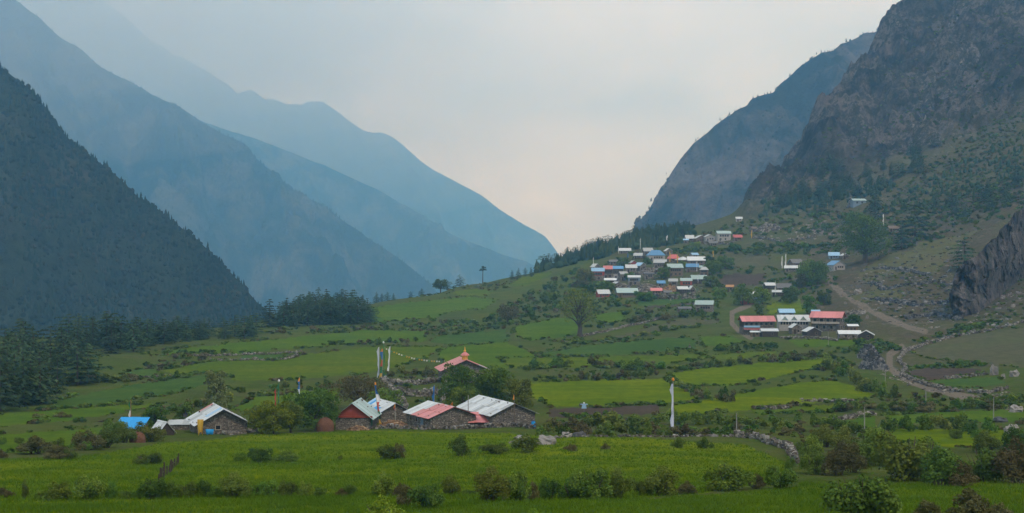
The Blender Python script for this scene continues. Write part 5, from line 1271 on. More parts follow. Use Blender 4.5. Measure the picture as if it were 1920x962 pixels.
MB().lathe([(.30, 0), (.34, .3), (.34, .7), (.30, 1.0), (.02, 1.0)], 12).build('drum', M['tarp_blue'], o); MB().lathe([(.31, 1.0), (.31, 1.06), (.02, 1.07)], 12).build('lid', M['cloth_blue'], o)
p = at(1095, 772); o = thing('scarecrow', 'pale blue cloth scarecrow in the ploughed strip', 'scarecrow', p)
MB().tube([(0, 0, -.2), (0, 0, 1.7)], .05, 6).build('stake', M['timber'], o)
MB().prism([(-.5, .6), (.5, .6), (.35, 1.3), (.7, 1.35), (.7, 1.5), (-.7, 1.5), (-.7, 1.35), (-.35, 1.3)], 'y', -.1, .1).build('coat', M['roof_sky'], o)
MB().lathe([(.02, 1.5), (.15, 1.58), (.17, 1.7), (.1, 1.82), (.02, 1.85)], 8).build('head', M['cloth_white'], o)
# weathered post fence climbing the barley field
o = thing('post_fence', 'short row of dark wooden fence posts climbing the barley field', 'fence', at(300, 908))
c0 = np.array(o.location)
posts = []
for k in range(13):
    t = k / 12; px = 297 + 38 * t + random.uniform(-1.2, 1.2); row = 908 - 40 * t
    q = at(px, row) - c0; posts.append(q); h = random.uniform(.75, 1.25); lx = random.uniform(-.1, .1)
    MB().tube([tuple(q + (0, 0, -.2)), tuple(q + (lx, 0, h))], [.10, .08], 6).build('post', M['timber_dark'], o)
MB().tube([tuple(q + (0, -.1, .55)) for q in posts], .025, 4).build('rail', M['timber_dark'], o)
# cows and people are too small to see; a red walled gate house by the lodge path
house('hut', 'small dark red walled hut above the pale footpath', 1400, 570, 4.5, 6, 2.8, 1.0, 10, 'x', 'timber', 'timber_red', .4, cat='hut', base=2.5, door=('right', 0, .9, 1.8, 'timber_dark'), wins=[('right', .6, 1.0, .8, .8)])
house('byre', 'low stone byre left of the lone green roofed house', 1283, 586, 4.0, 6, 2.0, .8, 5, 'x', 'roof_slate', 'stone_far', .4, cat='hut', base=2.5, wins=[('right', .4, .8, .7, .6)])

# loose stones lying about on the bare slope
def scree(label, poly, n, s0, s1, mat, seed):
    g = np.random.default_rng(seed); q = np.array(poly, float)
    x = g.uniform(q[:, 0].min(), q[:, 0].max(), n * 14); y = g.uniform(q[:, 1].min(), q[:, 1].max(), n * 14)
    ok = inpoly(x, y, poly) & (vnoise(x / 22, y / 12, seed) > g.uniform(-.5, .3, n * 14))
    P_ = at_many(x[ok][:n], y[ok][:n]); n = len(P_)
    stones('scree', np.array(P_), np.random.default_rng(seed).uniform(0, 1, n) ** 3 * (s1 - s0) + s0, mat, seed, None, kind='stuff', label=label)
scree('loose stones on the slope above the dirt road', [(1560,540),(1620,510),(1700,495),(1790,500),(1795,600),(1740,625),(1640,600)], 260, .4, 1.5, 'boulder', 91)
scree('dark stones on the slope above the dirt road', [(1580,550),(1620,510),(1700,470),(1820,430),(1790,500),(1795,600),(1700,600)], 420, .6, 2.2, 'mani', 92)
scree('talus under the dark cliff', [(1790,606),(1840,585),(1930,520),(1990,480),(1990,600),(1840,622)], 260, .4, 1.6, 'boulder', 93)
scree('scree among the upper village terraces', [(1390,450),(1430,420),(1520,410),(1600,430),(1640,470),(1560,460),(1480,455)], 260, .5, 1.8, 'boulder', 94)
scree('stones between the village houses', [(1110,530),(1180,495),(1250,485),(1320,500),(1320,560),(1200,565)], 450, .5, 1.6, 'rubble', 95)
scree('stones on the verges of the lane', [(1640,700),(1720,730),(1880,755),(1900,730),(1800,745),(1690,690)], 250, .25, .8, 'rubble', 96)

# ------------------------------------------------------------------ trees
def branch_tree(name, label, px, row, hpx, wpx, leaf, n=1800, size=.32, trunk=.35, seed=1, lobes=14, cat='tree', group=None, bare=0.0, low=0.22, d_off=0.0, shape=1.0, lean=0.0):
    """tapered trunk with limbs, crown of leaf clumps on the limb ends; sizes in photo pixels at the tree's distance"""
    p = at(px, row); s = mpp(p[1]); H = hpx * s * 1.10; W = wpx * s * 1.25; r = random.Random(seed)
    if d_off: 
        y2 = p[1] + d_off; p = np.array([p[0] * y2 / p[1], y2, float(ground_z(p[0] * y2 / p[1], y2))])
    o = thing(name, label, cat, p - (0, 0, .1), r.uniform(0, 6.28) if not lean else 0, group)
    tr = max(.12, trunk * H / 10)
    b = MB(); top = (lean * H + r.uniform(-.05, .05) * H, 0, H * .62)
    b.tube([(0, 0, -.4), (.02 * H, 0, H * .2), (top[0] * .6, .01 * H, H * .4), top], [tr * 1.3, tr, tr * .75, tr * .4], 7)
    L = []
    for k in range(lobes):
        a = 6.283 * k * .381966 + r.uniform(-.4, .4); t = (k + .5) / lobes
        zz = low + (1 - low) * (.08 + .80 * t ** shape); prof = math.sin(math.pi * min(1, max(0.0, (zz - low) / (1 - low) * .80 + .16))) ** .7
        q = prof * r.uniform(.35, .78) * W / 2
        e = (top[0] * zz + q * math.cos(a), q * math.sin(a), zz * H * .92)
        st = (top[0] * .5 * zz, 0, H * max(.16, zz * .55))
        b.tube([st, lerp(lerp(st, e, .55), (0, 0, e[2]), .12), e], [tr * .45, tr * .26, tr * .07], 5)
        for m_ in range(2):
            e2 = (e[0] + r.uniform(-.14, .14) * W, e[1] + r.uniform(-.14, .14) * W, min(H, e[2] + r.uniform(-.02, .10) * H))
            b.tube([e, e2], [tr * .10, tr * .03], 4)
        R_ = W * r.uniform(.13, .23)
        L.append((*e, R_, R_, min(R_ * .8, H * .16)))
        if r.random() < .6: L.append((e[0] + r.uniform(-.16, .16) * W, e[1] + r.uniform(-.16, .16) * W, e[2] + r.uniform(-.05, .09) * H, R_ * .6, R_ * .6, R_ * .5))
    b.build('trunk', M['bark'], o)
    link('crown', fmesh('crown', crown(L, int(n * 1.5), size * 1.05, seed, .65, -.6), M[leaf]), o)
    return o
BT = branch_tree
# farm trees
BT('broadleaf_tree', 'dense dark green tree beside the brown domed haystack', 592, 806, 75, 78, 'leaf_dark', 3600, .30, .3, 11, 16, low=.08)
BT('broadleaf_tree', 'bright green bushy tree at the front of the farm trees', 514, 815, 62, 60, 'leaf_bright', 3000, .28, .25, 12, 14, low=.05)
BT('broadleaf_tree', 'olive green tree in the middle of the farm tree group', 545, 812, 62, 50, 'leaf_olive', 2400, .28, .3, 13, 14, low=.1)
BT('broadleaf_tree', 'sparse shrubby tree right of the patched white roof', 480, 812, 50, 46, 'leaf_olive', 1500, .26, .22, 14, 12, low=.08)
BT('broadleaf_tree', 'dark green tree tucked behind the olive farm tree', 566, 800, 66, 60, 'leaf_green', 2800, .3, .3, 15, 14, low=.1, d_off=4)
BT('walnut_tree', 'wide brownish tree with dark twisted limbs above the farm roofs', 672, 768, 62, 104, 'leaf_brown', 2600, .32, .55, 16, 20, low=.22, shape=.8)
BT('walnut_tree', 'olive tree with open crown right of the twisted one', 726, 772, 44, 62, 'leaf_olive', 1500, .32, .35, 17, 12, low=.2)
BT('broadleaf_tree', 'large dark green tree in front of the temple', 866, 768, 82, 80, 'leaf_dark', 4200, .36, .3, 18, 18, low=.06)
BT('broadleaf_tree', 'large mid green tree right of the temple', 928, 766, 80, 82, 'leaf_green', 4200, .36, .3, 19, 18, low=.08)
BT('broadleaf_tree', 'lighter green tree end of the temple grove', 972, 770, 60, 54, 'leaf_olive', 2200, .34, .25, 20, 14, low=.1)
BT('broadleaf_tree', 'bright green tree low before the temple grove', 868, 772, 48, 56, 'leaf_green', 2000, .32, .25, 21, 12, low=.05, d_off=-6)
BT('poplar_tree', 'tall pale yellow-green tree behind the patched white roof', 406, 768, 78, 42, 'leaf_pale', 2600, .34, .25, 22, 18, low=.08)
BT('broadleaf_tree', 'dark small tree behind the tin roofed sheds', 290, 806, 46, 46, 'leaf_dark', 1700, .3, .25, 23, 12, low=.06)
BT('broadleaf_tree', 'pale sparse tree between the sheds and the tall pale tree', 348, 792, 38, 34, 'leaf_olive', 900, .3, .2, 24, 10, low=.08)
# lone and village trees
BT('walnut_tree', 'tall open-crowned tree with dark trunk beside the fallow strip', 1086, 632, 88, 66, 'leaf_olive', 1100, .60, .42, 31, 22, low=.30)
BT('walnut_tree', 'huge round pale green tree on the upper slope', 1621, 494, 92, 78, 'leaf_olive', 5200, .85, .42, 32, 26, low=.16)
BT('broadleaf_tree', 'large dark green tree beside the tarp roofed house', 1524, 536, 46, 62, 'leaf_dark', 2600, .75, .3, 33, 16, low=.05)
BT('broadleaf_tree', 'round dark green tree at the edge of the village plots', 1360, 504, 25, 30, 'leaf_dark', 1200, .7, .3, 34, 12, low=.05)
BT('broadleaf_tree', 'yellow-green tree before the white flat roofed hut', 1393, 572, 34, 40, 'leaf_green', 1700, .6, .3, 35, 12, low=.05)
BT('broadleaf_tree', 'bright green tree right of the white flat roofed hut', 1430, 570, 30, 30, 'leaf_bright', 1200, .6, .3, 36, 12, low=.05)
BT('broadleaf_tree', 'dark round tree below the slate roofed house', 1482, 566, 30, 32, 'leaf_dark', 1400, .6, .3, 37, 12, low=.05)
BT('broadleaf_tree', 'dark brown leaved tree left of the large dark tree', 1503, 542, 26, 26, 'leaf_brown', 900, .6, .3, 38, 12, low=.05)
BT('broadleaf_tree', 'green tree between village houses and hedge', 1335, 515, 26, 30, 'leaf_green', 1100, .7, .3, 39, 12, low=.05)
BT('broadleaf_tree', 'dark green tree in the middle of the village', 1246, 523, 22, 26, 'leaf_dark', 1000, .7, .3, 40, 10, low=.05)
BT('broadleaf_tree', 'green tree below the broad rusty roof', 1333, 540, 22, 26, 'leaf_green', 900, .7, .3, 41, 10, low=.05)
BT('broadleaf_tree', 'dark tree at the left edge of the village', 1168, 502, 20, 26, 'leaf_dark', 900, .7, .3, 42, 10, low=.05)
BT('broadleaf_tree', 'dark green tree on the terrace below the lower houses', 1208, 565, 18, 34, 'leaf_dark', 1000, .7, .3, 43, 10, low=.05)
BT('broadleaf_tree', 'brownish tall tree left of the village', 1098, 540, 36, 34, 'leaf_brown', 1200, .7, .3, 44, 12, low=.08)
BT('broadleaf_tree', 'green tree under the low white byre', 1142, 548, 20, 30, 'leaf_dark', 900, .7, .3, 45, 10, low=.05)
BT('broadleaf_tree', 'dark conical tree behind the long red roofed lodge', 1424, 592, 22, 17, 'leaf_dark', 900, .5, .25, 46, 10, low=.04)
BT('broadleaf_tree', 'dark green tree group at the bright green plot', 1520, 586, 34, 28, 'leaf_green', 1400, .6, .3, 47, 12, low=.05)
BT('broadleaf_tree', 'dark green tree beside the veranda lodge', 1600, 612, 24, 28, 'leaf_dark', 1100, .55, .3, 48, 12, low=.05)
BT('broadleaf_tree', 'dark tree right of the bright green plot', 1545, 575, 24, 26, 'leaf_dark', 1000, .6, .3, 49, 10, low=.05)
BT('broadleaf_tree', 'bare brown leaved tree at the rocky knoll', 952, 605, 32, 40, 'leaf_brown', 1000, .6, .4, 50, 14, low=.2)
BT('broadleaf_tree', 'flat-topped tree on the valley brow', 826, 541, 25, 26, 'leaf_dark', 900, .7, .4, 51, 12, low=.3)

for i, (px, row, h, w, lf, wh) in enumerate([(1128,541,17,20,'leaf_green','beside the low white byre'),(1182,524,15,17,'leaf_dark','left of the two-storey blue grey house'),(1213,497,13,16,'leaf_green','beside the half blue roof'),(1252,507,14,18,'leaf_olive','under the red hipped roof'),
        (1278,504,14,16,'leaf_green','left of the blue ridge sheet house'),(1330,498,18,22,'leaf_dark','right of the wide rusty roof'),(1265,560,13,20,'leaf_green','on the retaining wall'),(1107,553,20,24,'leaf_dark','left of the blue gabled house'),(1348,560,22,26,'leaf_green','beside the raw timber frame'),
        (1450,536,15,18,'leaf_olive','behind the slate roofed house'),(1516,514,16,20,'leaf_green','right of the tarp roofed house'),(1376,470,16,20,'leaf_dark','below the small red roof'),(1300,468,15,22,'leaf_green','under the upper house row'),(1420,480,17,22,'leaf_dark','on the olive village plot')]):
    BT('broadleaf_tree', f"small {CW[lf]} village tree {wh}", px, row, h, w, lf, 600, .75, .3, 160 + i, 8, low=.05)
# pines: whorls of drooping needle sprays
def pine(seed, tiers=13, spread=.24, bottom=.10, top_r=.03, sprays=13, flat=0.45, size=.095, jitter=.25):
    r = np.random.default_rng(seed); Ps = []; Ns = []; T = []
    tb = MB(); tb.tube([(0, 0, -.05), (0, 0, .5), (r.uniform(-.01, .01), 0, .97)], [.022, .014, .004], 6)
    for i in range(tiers):
        t = i / (tiers - 1); z = bottom + (.97 - bottom) * t
        rad = (spread * (1 - t ** 1.5) ** .62 * (.75 + .25 * min(1, t * 4)) + top_r) * r.uniform(1 - jitter, 1 + jitter)
        nb = max(4, int(8 * (1 - t) + 3)); a0 = r.uniform(0, 6.28)
        for k in range(nb):
            a = a0 + 6.283 * k / nb + r.uniform(-.25, .25); rr = rad * r.uniform(.6, 1.15)
            if r.uniform() < .10: continue
            n = max(3, int(sprays * rr / spread))
            q = np.linspace(.25, 1, n); tt = r.uniform(0, 1)
            Ps.append(np.c_[rr * q * math.cos(a) + r.normal(0, .014, n), rr * q * math.sin(a) + r.normal(0, .014, n), z + .25 * rr * q - flat * rr * q * q + r.normal(0, .010, n)])
            Nn = np.c_[.45 * math.cos(a) + r.normal(0, .4, n), .45 * math.sin(a) + r.normal(0, .4, n), np.ones(n)]
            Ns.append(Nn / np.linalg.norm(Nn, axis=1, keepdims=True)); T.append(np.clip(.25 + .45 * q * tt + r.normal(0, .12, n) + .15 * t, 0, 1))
            tb.tube([(0, 0, z), (rr * .8 * math.cos(a), rr * .8 * math.sin(a), z + .25 * rr * .8 - flat * rr * .64)], [.006, .002], 3)
    P = np.concatenate(Ps); N = np.concatenate(Ns)
    lf = leaf_quads(P, N, size, .62, np.concatenate(T), r)
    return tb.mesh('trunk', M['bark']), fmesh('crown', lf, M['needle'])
PINES = [pine(61, 12, .30, .04, .05, 26, .4, .062, .35), pine(62, 13, .27, .06, .05, 25, .4, .062, .35), pine(63, 10, .38, .10, .10, 28, .3, .066, .35), pine(64, 11, .34, .05, .08, 26, .35, .066, .4), pine(65, 9, .44, .12, .14, 30, .25, .068, .4), pine(66, 14, .22, .04, .04, 24, .4, .058, .3)]
def put_pine(px, row, hm, label, group, k=0, sx=1.0):
    p = at(px, row); t, c = PINES[k % len(PINES)]
    o = thing('pine_tree', label, 'pine tree', p - (0, 0, .15), random.uniform(0, 6.28), group)
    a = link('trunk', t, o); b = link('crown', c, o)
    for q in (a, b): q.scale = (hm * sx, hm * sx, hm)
    return o
def pine_group(desc, group, spots):
    spots = sorted(spots, key=lambda s: s[0])
    for i, (px, row, hm, k, sx) in enumerate(spots):
        w = 'tall' if hm > 11.5 else ('small' if hm < 7.5 else 'dark')
        put_pine(px, row, hm, f"{w} pine, {ordinal(i + 1)} from the left {desc}", group, k, sx)
rp = random.Random(5)
def spots_in(poly, n, h0, h1, mind=6, sx=(0.9, 1.25)):
    xs = [q[0] for q in poly]; ys = [q[1] for q in poly]; out = []; tries = 0
    while len(out) < n and tries < n * 60:
        tries += 1
        x = rp.uniform(min(xs), max(xs)); y = rp.uniform(min(ys), max(ys))
        if not inpoly(np.array([x]), np.array([y]), poly)[0]: continue
        if any(math.hypot(x - a[0], (y - a[1]) * 2.2) < mind for a in out): continue
        out.append((x, y, rp.uniform(h0, h1), rp.randrange(6), rp.uniform(*sx)))
    return out
pine_group('in the pine wood at the meadow edge', 'pines of the wood at the meadow edge',
           spots_in([(-30,772),(20,770),(90,762),(110,735),(95,715),(60,700),(0,695),(-30,700)], 20, 8.5, 12.0, 15) +
           spots_in([(0,700),(120,712),(150,690),(150,668),(60,655),(-20,668)], 15, 9, 12.5, 13) +
           spots_in([(120,662),(250,664),(260,645),(170,642),(110,645)], 15, 8.5, 12.5, 12) + [(145,722,11,4,1.2), (165,716,10,4,1.1)])
pine_group('in the treeline behind the long green field', 'pines of the treeline behind the long field',
           spots_in([(250,652),(310,646),(480,634),(482,626),(330,630),(250,640)], 30, 6.0, 10.0, 7, (1.0, 1.4)))
pine_group('in the dense clump on the knoll', 'pines of the clump on the knoll',
           spots_in([(505,614),(560,612),(650,612),(694,606),(692,592),(640,580),(600,580),(560,588),(512,604)], 62, 8.5, 13.0, 6.5, (.95, 1.4)) + [(598,588,14.5,1,.9), (612,590,13.5,1,.9), (662,596,14,3,1.0), (580,592,13,0,.9), (566,596,12,2,1.0)])
pine_group('on the ridge above the village', 'pines on the ridge above the village',
           spots_in([(1008,512),(1060,492),(1110,478),(1160,465),(1240,455),(1290,440),(1290,432),(1200,442),(1100,472),(1012,506)], 56, 7.0, 11.5, 6.5, (.9, 1.3)))
pine_group('on the valley brow', 'pines on the valley brow',
           [(862,537,8,2,1.0), (840,540,6,4,1.2), (960,524,6.5,1,1.0), (972,522,7,0,1.0), (985,519,6,3,1.0), (996,518,6.5,1,1.0), (706,566,7,0,1.0), (716,565,5,3,1.0), (726,564,5.5,2,1.0), (738,563,4.5,1,1.0), (770,558,4,4,1.0), (790,556,5,2,1.0)])
pine_group('among the rocks of the right slope', 'pines on the right slope',
           spots_in([(1400,402),(1470,396),(1560,380),(1600,372),(1640,330),(1560,330),(1500,350),(1440,380)], 34, 9, 14, 9) +
           spots_in([(1600,330),(1680,300),(1760,270),(1780,300),(1700,340),(1640,360)], 14, 9, 13, 12) +
           spots_in([(1700,400),(1780,385),(1860,360),(1920,340),(1920,380),(1800,410)], 10, 9, 13, 14) +
           [(1641,412,19,3,1.0), (1716,450,24,4,1.0), (1690,470,13,2,1.1), (1808,505,19,2,.9), (1905,345,14,1,1.0), (1640,396,16,0,1.0), (1545,398,13,2,1.0), (1610,372,13,1,1.0)])
def far_wood(label, poly, n, h0, h1, seed, mixr=.35):
    g = np.random.default_rng(seed); q = np.array(poly, float)
    x = g.uniform(q[:, 0].min(), q[:, 0].max(), n * 14); y = g.uniform(q[:, 1].min(), q[:, 1].max(), n * 14); ok = inpoly(x, y, poly)
    P_ = at_many(x[ok][:n], y[ok][:n]); n = len(P_)
    P_ = np.array(P_) - (0, 0, .5); k = int(n * (1 - mixr)); g = np.random.default_rng(seed)
    link('wood', scatter_mesh('wood', P_[:k], g.uniform(h0, h1, k), PROT_C, M['needle'], seed, (.95, 1.5)), kind='stuff', label='conifers of ' + label)
    link('wood', scatter_mesh('wood', P_[k:], g.uniform(h0, h1, n - k) * .6, PROT_R, M['needle'], seed + 1, (.9, 1.4)), kind='stuff', label='low broadleaf growth of ' + label)
far_wood('the ridge wood above the village', [(1005,514),(1060,500),(1110,488),(1180,470),(1250,462),(1300,446),(1300,428),(1200,440),(1100,468),(1005,508)], 420, 6, 10, 801)
far_wood('the wood climbing the right slope', [(1400,404),(1480,402),(1560,388),(1640,376),(1690,340),(1600,350),(1500,370),(1430,390)], 150, 4, 8, 803, .5)
far_wood('the green flank of the right slope', [(1640,400),(1760,392),(1880,350),(1930,330),(1930,250),(1800,310),(1700,360)], 200, 3, 6.5, 805, .7)
# the solitary bare-stemmed pine on the skyline
p = at(905, 531); s = mpp(p[1]); o = thing('lone_pine', 'lone pine with bare stem and small flat crown on the skyline', 'pine tree', p)
MB().tube([(0, 0, -.5), (.1, 0, 6), (.2, 0, 10.5)], [.32, .26, .14], 7).build('trunk', M['bark'], o)
link('crown', fmesh('crown', crown([(0, 0, 9.3, 2.2, 2.2, .6), (.8, 0, 10.4, 1.6, 1.6, .6), (-1.2, .2, 8.5, 1.6, 1.3, .4), (1.4, 0, 8.9, 1.4, 1.2, .4), (.2, 0, 11.0, 1.0, 1.0, .5)], 420, .55, 66, .7, -.4), M['needle']), o)

# ------------------------------------------------------------------ bushes: the near ones one by one
G, D_, O_, B_, Y_, P_ = 'leaf_green', 'leaf_dark', 'leaf_olive', 'leaf_brown', 'leaf_bright', 'leaf_pale'
NEAR_ROWS = {
 'in hedge at foot of barley field': ('hedge bushes at the foot of the barley field', [
  (8,934,34,18,B_),(47,935,13,30,O_),(78,936,22,22,G),(104,936,52,34,G),(165,937,54,50,G),(208,936,22,32,G),(236,936,20,20,D_),(262,936,26,22,G),(287,936,44,46,D_),(318,935,34,32,G),(345,934,40,34,O_),(380,933,34,30,D_),(404,933,30,26,G),(440,934,58,40,O_),(478,932,30,30,G),(508,931,44,30,G),(540,932,34,36,D_),(570,932,30,30,G),(600,930,24,22,G),
  (655,929,24,26,D_),(640,930,22,14,B_),(722,930,46,42,G),(748,932,24,26,B_),(845,930,36,32,O_),(880,930,24,14,D_),(922,942,66,54,O_),(972,940,46,64,G),(1000,938,22,30,B_),(1030,936,40,46,D_),(1072,934,44,38,G),(1108,936,72,66,G),(1160,934,52,48,O_),(1205,928,30,34,D_),(1240,928,66,46,O_),(1285,924,36,24,B_),(1368,920,82,54,G),(1420,918,30,24,B_),(1462,918,56,46,G),(1330,920,22,16,G)]),
 'scattered in the broad barley field': ('bushes scattered in the barley field', [
  (487,866,42,32,D_),(448,864,26,16,G),(535,864,42,22,G),(275,867,52,24,O_),(728,859,48,24,D_),(745,858,30,26,B_),(862,853,38,32,O_),(927,851,46,22,D_),(985,849,52,28,O_),(1070,846,24,12,B_),(1270,840,26,24,O_),(1322,840,28,20,G),(1135,843,18,10,B_),(638,862,8,12,O_)]),
 'on bank by blue tarp shed': ('bushes on the meadow bank', [
  (66,852,62,28,B_),(100,850,36,30,O_),(108,862,52,22,B_),(132,862,24,22,O_),(165,843,60,34,B_),(200,840,46,30,O_),(160,844,24,16,G),(36,832,16,14,D_),(5,834,14,14,G),(212,816,40,32,G),(285,826,52,40,O_),(235,830,40,30,O_),(4,858,18,16,B_)]),
 'in shrub belt by big dark bush': ('shrubs of the belt by the big dark bush', [
  (800,956,58,56,D_),(712,985,72,50,Y_),(762,950,34,34,B_),(1010,985,46,28,Y_),(1085,985,30,18,Y_),
  (1618,985,130,108,D_),(1825,985,84,64,B_),(1740,985,60,40,B_),(1762,912,78,70,D_),(1700,900,120,96,O_),(1845,902,86,72,O_),(1905,906,80,80,B_),(1572,890,56,56,B_),(1600,886,50,48,B_),(1526,888,46,44,G),(1520,858,40,40,G),(1630,872,60,56,O_),(1640,850,60,56,G),(1580,846,52,40,O_),(1585,858,30,30,B_),(1548,838,50,34,O_),(1740,868,60,48,O_),(1480,880,20,24,G),(1800,912,60,44,B_),(1505,846,30,24,O_),(1850,850,52,34,O_),(1900,850,46,46,D_),(1915,838,30,30,G),(1792,822,24,20,D_),(1836,824,26,18,G),(1660,826,30,16,B_),(1880,985,50,40,B_)]),
}
for desc, (grp, lst) in NEAR_ROWS.items():
    lst = sorted(lst, key=lambda q: q[0])
    for i, (px, row, w, h, kd) in enumerate(lst):
        sz = 'large' if h > 48 else ('low' if h < 24 else 'rounded')
        put_bush(px, row, w * 1.25, h * 1.36, kd, f"{sz} {CW[kd]} bush, {ordinal(i + 1)} from left {desc}", grp, True, i)

# ------------------------------------------------------------------ hedges and scrub farther back
HEDGES = [  # label, polyline, spacing px, width px range, height px range, kinds
 ('in the wild hedge behind the barley field', [(1005,812),(1060,815),(1110,818),(1160,818),(1220,815),(1290,816),(1350,816),(1400,818),(1440,822)], 15, (22, 44), (16, 34), (O_, G, B_, D_)),
 ('in strip behind white banner pole', [(1040,800),(1130,800),(1200,798),(1290,798),(1400,800),(1480,812),(1530,826)], 20, (24, 46), (18, 36), (O_, G, B_, O_)),
 ('in the dark row across the right meadow', [(1668,806),(1720,808),(1770,808),(1820,812),(1872,814)], 22, (30, 46), (28, 40), (D_, G, O_, D_)),
 ('in the rough ground below the lane', [(1490,790),(1560,802),(1600,815),(1640,822)], 20, (26, 44), (18, 30), (O_, B_, G)),
 ('in the thicket between lane and meadow', [(1560,772),(1640,768),(1720,772),(1800,770),(1880,765),(1920,760)], 20, (26, 44), (16, 28), (O_, D_, B_, G)),
 ('in tall hedge below stone mounds', [(1556,692),(1580,704),(1605,722),(1640,738),(1680,748)], 11, (26, 42), (22, 34), (D_, G, O_)),
 ('in hedge between two bright fields', [(1262,726),(1290,738),(1320,748),(1352,752),(1385,752)], 12, (22, 36), (18, 28), (D_, B_, O_)),
 ('in the long hedge above the bright field', [(1000,712),(1060,712),(1120,712),(1180,708),(1240,704)], 12, (14, 26), (12, 20), (B_, D_, O_)),
 ('in the hedge under the lower lodge field', [(1260,694),(1330,690),(1400,680),(1470,678),(1550,668)], 15, (16, 30), (12, 20), (D_, O_, B_)),
 ('in the hedge across the green fields', [(1400,724),(1440,720),(1480,714),(1530,708),(1570,706)], 14, (12, 22), (8, 14), (D_, O_)),
 ('in the clump row between pale strips', [(1110,688),(1150,692),(1200,694),(1240,692)], 13, (22, 36), (14, 26), (D_, G, B_)),
 ('in the broken row of the pale strip', [(1200,664),(1240,664),(1280,662),(1330,658)], 14, (12, 22), (8, 16), (D_, O_)),
 ('in the hedge below the lodge path', [(1340,662),(1380,658),(1420,655),(1470,650)], 13, (16, 30), (12, 20), (D_, D_, G)),
 ('in the dark hedge of the fallow strip', [(1060,646),(1120,642),(1190,634),(1250,622),(1320,612)], 15, (16, 30), (9, 16), (D_, G, O_)),
 ('in hedge under lone green roofed house', [(1180,606),(1240,598),(1300,592),(1350,594)], 13, (16, 30), (10, 18), (D_, O_, B_)),
 ('in neat hedge across far field', [(805,622),(860,618),(920,612),(960,610)], 9, (8, 14), (7, 11), (D_, D_, O_)),
 ('in the hedge line behind the prayer poles', [(608,646),(640,645),(700,646),(745,642),(785,640)], 11, (12, 22), (9, 15), (D_, D_, B_)),
 ('on the bank below the temple', [(600,728),(650,722),(690,720),(740,702),(780,700),(815,702)], 14, (18, 30), (12, 22), (D_, O_, B_)),
 ('in the hedge beyond the temple', [(985,700),(1010,690),(1040,686),(1070,690)], 12, (22, 36), (14, 24), (D_, O_, G)),
 ('in the thicket below the dark pines', [(130,716),(180,716),(240,716),(265,705)], 14, (22, 40), (14, 24), (D_, O_, B_)),
 ('in thin hedge behind tall pale tree', [(300,712),(340,708),(390,702),(430,728),(480,742),(520,732),(560,724)], 13, (14, 26), (8, 18), (D_, O_, G)),
 ('in hedge behind patched white roof', [(300,775),(340,768),(380,762),(440,748)], 14, (22, 36), (14, 24), (D_, O_, B_)),
 ('on low banks behind blue tarp shed', [(60,786),(110,780),(150,792),(180,792),(220,782),(240,790)], 16, (18, 36), (7, 12), (B_, O_, D_)),
 ('along the edge of the pine wood', [(300,668),(340,665),(390,662),(420,664)], 14, (14, 26), (9, 14), (D_, O_)),
]
cands = []
rb = random.Random(9)
for (desc, line, sp, wr_, hr_, kds) in HEDGES:
    tot = 0; grp = []
    for (x1, y1), (x2, y2) in zip(line[:-1], line[1:]):
        L_ = math.hypot(x2 - x1, y2 - y1); n = max(1, int(L_ / sp))
        for k in range(n):
            t = (k + rb.uniform(0, .9)) / n
            w = rb.uniform(*wr_); h = rb.uniform(*hr_)
            cands.append([x1 + (x2 - x1) * t, y1 + (y2 - y1) * t + rb.uniform(-2.5, 2.5), w, h, rb.choice(kds), desc])
